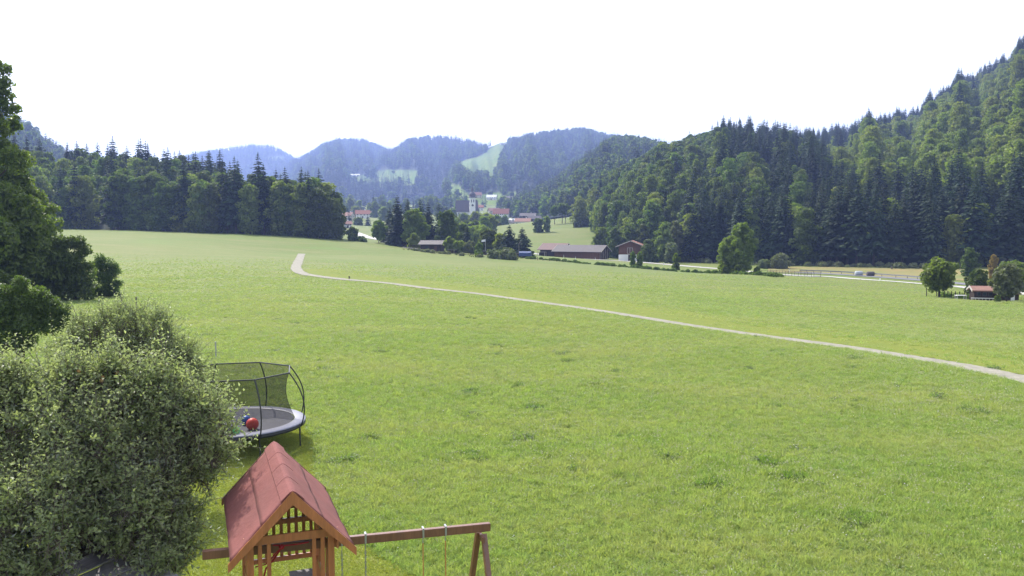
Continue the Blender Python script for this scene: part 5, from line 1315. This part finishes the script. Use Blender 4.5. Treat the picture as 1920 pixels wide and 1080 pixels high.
# ------------------------------------------------------------------ grass of the meadow
def tuft(seed, n, h, spread, w):
    rgx = np.random.default_rng(seed); a = rgx.random(n) * 6.28; r_ = spread * rgx.random(n) ** .6
    b = np.c_[r_ * np.cos(a), r_ * np.sin(a), 0 * a]; hh = h * (.45 + .75 * rgx.random(n)); ln = rgx.normal(0, .42, (n, 2)) * hh[:, None]
    tip = b + np.c_[ln, hh]; sd = np.c_[np.cos(a + 1.5), np.sin(a + 1.5), 0 * a] * (w * (.6 + .8 * rgx.random(n)))[:, None]; m_ = b * .45 + tip * .55 + np.c_[-ln * .18, .06 * hh]
    V = np.stack([b - sd * .5, b + sd * .5, m_ + sd * .5, tip, m_ - sd * .5], 1).reshape(-1, 3); i = np.arange(n) * 5
    Fq = [*map(tuple, np.stack([i, i + 1, i + 2, i + 4], 1))] + [*map(tuple, np.stack([i + 4, i + 2, i + 3], 1))]
    return V, Fq, rgx
def tuft_obj(seed, n, h, spread, w, mats, flowers=0, herbs=0):
    V, Fs, rgx = tuft(seed, n, h, spread, w); V = list(map(tuple, V)); mi = [0] * len(Fs); 
    for _ in range(herbs):
        c = np.r_[rgx.normal(0, spread * .6, 2), h * (.2 + .35 * rgx.random())]; d1 = unit(np.r_[rgx.normal(size=2), .3]); d2 = np.cross(d1, [0, 0, 1]); s = .035 * (.6 + .8 * rgx.random()); b = len(V)
        V += [tuple(c - d1 * s), tuple(c + d2 * s * .8), tuple(c + d1 * s), tuple(c - d2 * s * .8)]; Fs.append((b, b + 1, b + 2, b + 3)); mi.append(1)
    for _ in range(flowers):
        c = np.r_[rgx.normal(0, spread * .7, 2), h * (.8 + .4 * rgx.random())]; s = .016; b = len(V)
        V += [tuple(c + np.array(q) * s) for q in ((1, 0, 0), (0, 1, 0), (-1, 0, 0), (0, -1, 0), (0, 0, 1.1))]; Fs += [(b, b + 1, b + 4), (b + 1, b + 2, b + 4), (b + 2, b + 3, b + 4), (b + 3, b, b + 4)]; mi += [2] * 4
    order = np.argsort([len(f) for f in Fs], kind='stable'); t = rgx.random(len(Fs))
    return mk('tuft', V, Fs, mats, mi=mi, tint=t, link=False)
TM = [M_GRASSB, M_CLOVER, M_FLOWER]
tufts = [tuft_obj(1, 26, .20, .13, .011, TM), tuft_obj(2, 30, .15, .15, .011, TM, 0, 5), tuft_obj(3, 20, .13, .14, .012, TM, 0, 12), tuft_obj(4, 24, .27, .11, .010, TM, 0, 2), tuft_obj(5, 10, .14, .14, .012, TM, 0, 24), tuft_obj(6, 20, .2, .14, .011, [M_GRASSB, M_CLOVER, M_SEED], 5, 2), tuft_obj(7, 16, .15, .14, .012, TM, 2, 14), tuft_obj(8, 14, .26, .16, .014, [M_CLOVER, M_DARKL, M_FLOWER], 0, 60)]
def grass_points(n, d0, d1, seed):
    rgx = np.random.default_rng(seed); D = np.sqrt(d0 ** 2 + (d1 ** 2 - d0 ** 2) * rgx.random(n)); px = rgx.uniform(-160, 2080, n)
    x = (px - 960) / F * D; return x, D, rgx
GX, GY = [], []
Dg = np.linspace(14.2, 190, 2000); dens = np.where(Dg < 24, 1, (24 / Dg) ** 2.15) * np.clip((190 - Dg) / 70, 0, 1) ** .8 * Dg
cdf = np.cumsum(dens); rgg = np.random.default_rng(1); ng = 380000
gy = np.interp(rgg.random(ng), cdf / cdf[-1], Dg); gx = (rgg.uniform(-420, 2500, ng) - 960) / F * gy
gs = np.interp(gy, [14, 34, 62, 110, 190], [1, 1.15, 1.38, 1.5, 1.3])
inl = inpoly(gx, gy, LAWN)
dp = np.full(len(gx), 9.0)
for i in range(0, len(pc), 2): dp = np.minimum(dp, np.hypot(gx - pc[i, 0], gy - pc[i, 1]))
# clearer distance: sample the path densely
pd = np.array([pc[int(i)] * (1 - i % 1) + pc[min(int(i) + 1, len(pc) - 1)] * (i % 1) for i in np.arange(0, len(pc) - 1, .25)])
pd = pd[pd[:, 1] < 240]
for q in pd: dp = np.minimum(dp, np.hypot(gx - q[0], gy - q[1]))
vr = np.random.default_rng(4).random(len(gx))
ok = ~inl & (dp > .78 + .3 * vr) & ~(inpoly(gx, gy, VERGE_IN) & (vr > .06)) & ~(inpoly(gx, gy, VERGE) & (vr > .45))
gx, gy, gs = gx[ok], gy[ok], gs[ok]; gz = zt(gx, gy)
rgx = np.random.default_rng(9)
pat = .5 + .28 * np.sin(gx * .35 + 1.2 * np.sin(gy * .22)) + .28 * np.sin(gy * .45 + gx * .12 + 2)
pick = rgx.random(len(gx)); seedy = np.clip((gy - 20) / 60, 0, 1) * .8
typ = np.select([pick < .006, pick < .22, pick < .44, pick < .44 + .3 * pat * (1 - seedy), pick < .84 - seedy * .55, pick < .88 + .1 * seedy], [6, 0, 1, 4, 2, 5], 3)
wc = rgx.uniform([-14, 16], [60, 70], (110, 2)); wc[:, 0] = rgx.uniform(-.55, .62, 110) * wc[:, 1]
weed = np.zeros(len(gx), bool)
for q in wc: weed |= (((gx - q[0]) / .8) ** 2 + ((gy - q[1]) / .8) ** 2 < rgx.uniform(.02, .35)) & (rgx.random(len(gx)) < rgx.uniform(.1, .5))
typ[weed] = 7
sc = gs * (.65 + .6 * rgx.random(len(gx))) * (.8 + .35 * pat); hs = .72 * sc * (.75 + .6 * rgx.random(len(gx))) / gs ** .8 * np.interp(gy, [35, 100], [1, .72])
scatter('meadow_grass', np.c_[gx, gy, gz - .01], np.c_[sc, sc, hs], np.c_[rgx.normal(0, .12, len(gx)), rgx.normal(0, .12, len(gx)), rgx.random(len(gx)) * 6.28], typ, tufts, 'uncut meadow grass with clover and small white flowers')
# short mown blades on the lawn
lx_ = rgx.uniform(-14, 1, 60000); ly_ = rgx.uniform(12, 34, 60000); k = inpoly(lx_, ly_, LAWN) & (np.abs((lx_) / ly_) < .66); lx_, ly_ = lx_[k], ly_[k]
TL = [M_LAWNB, M_LAWNB, M_FLOWER]
lt = [tuft_obj(31, 24, .045, .13, .010, TL), tuft_obj(32, 18, .04, .13, .011, TL, 0, 6)]
scatter('lawn_grass', np.c_[lx_, ly_, zt(lx_, ly_) + .015], np.tile([[1.1, 1.1, 1.0]], (len(lx_), 1)), np.c_[0 * lx_, 0 * lx_, rgx.random(len(lx_)) * 6.28], (rgx.random(len(lx_)) * 2).astype(int), lt, 'short mown lawn grass around the play tower')
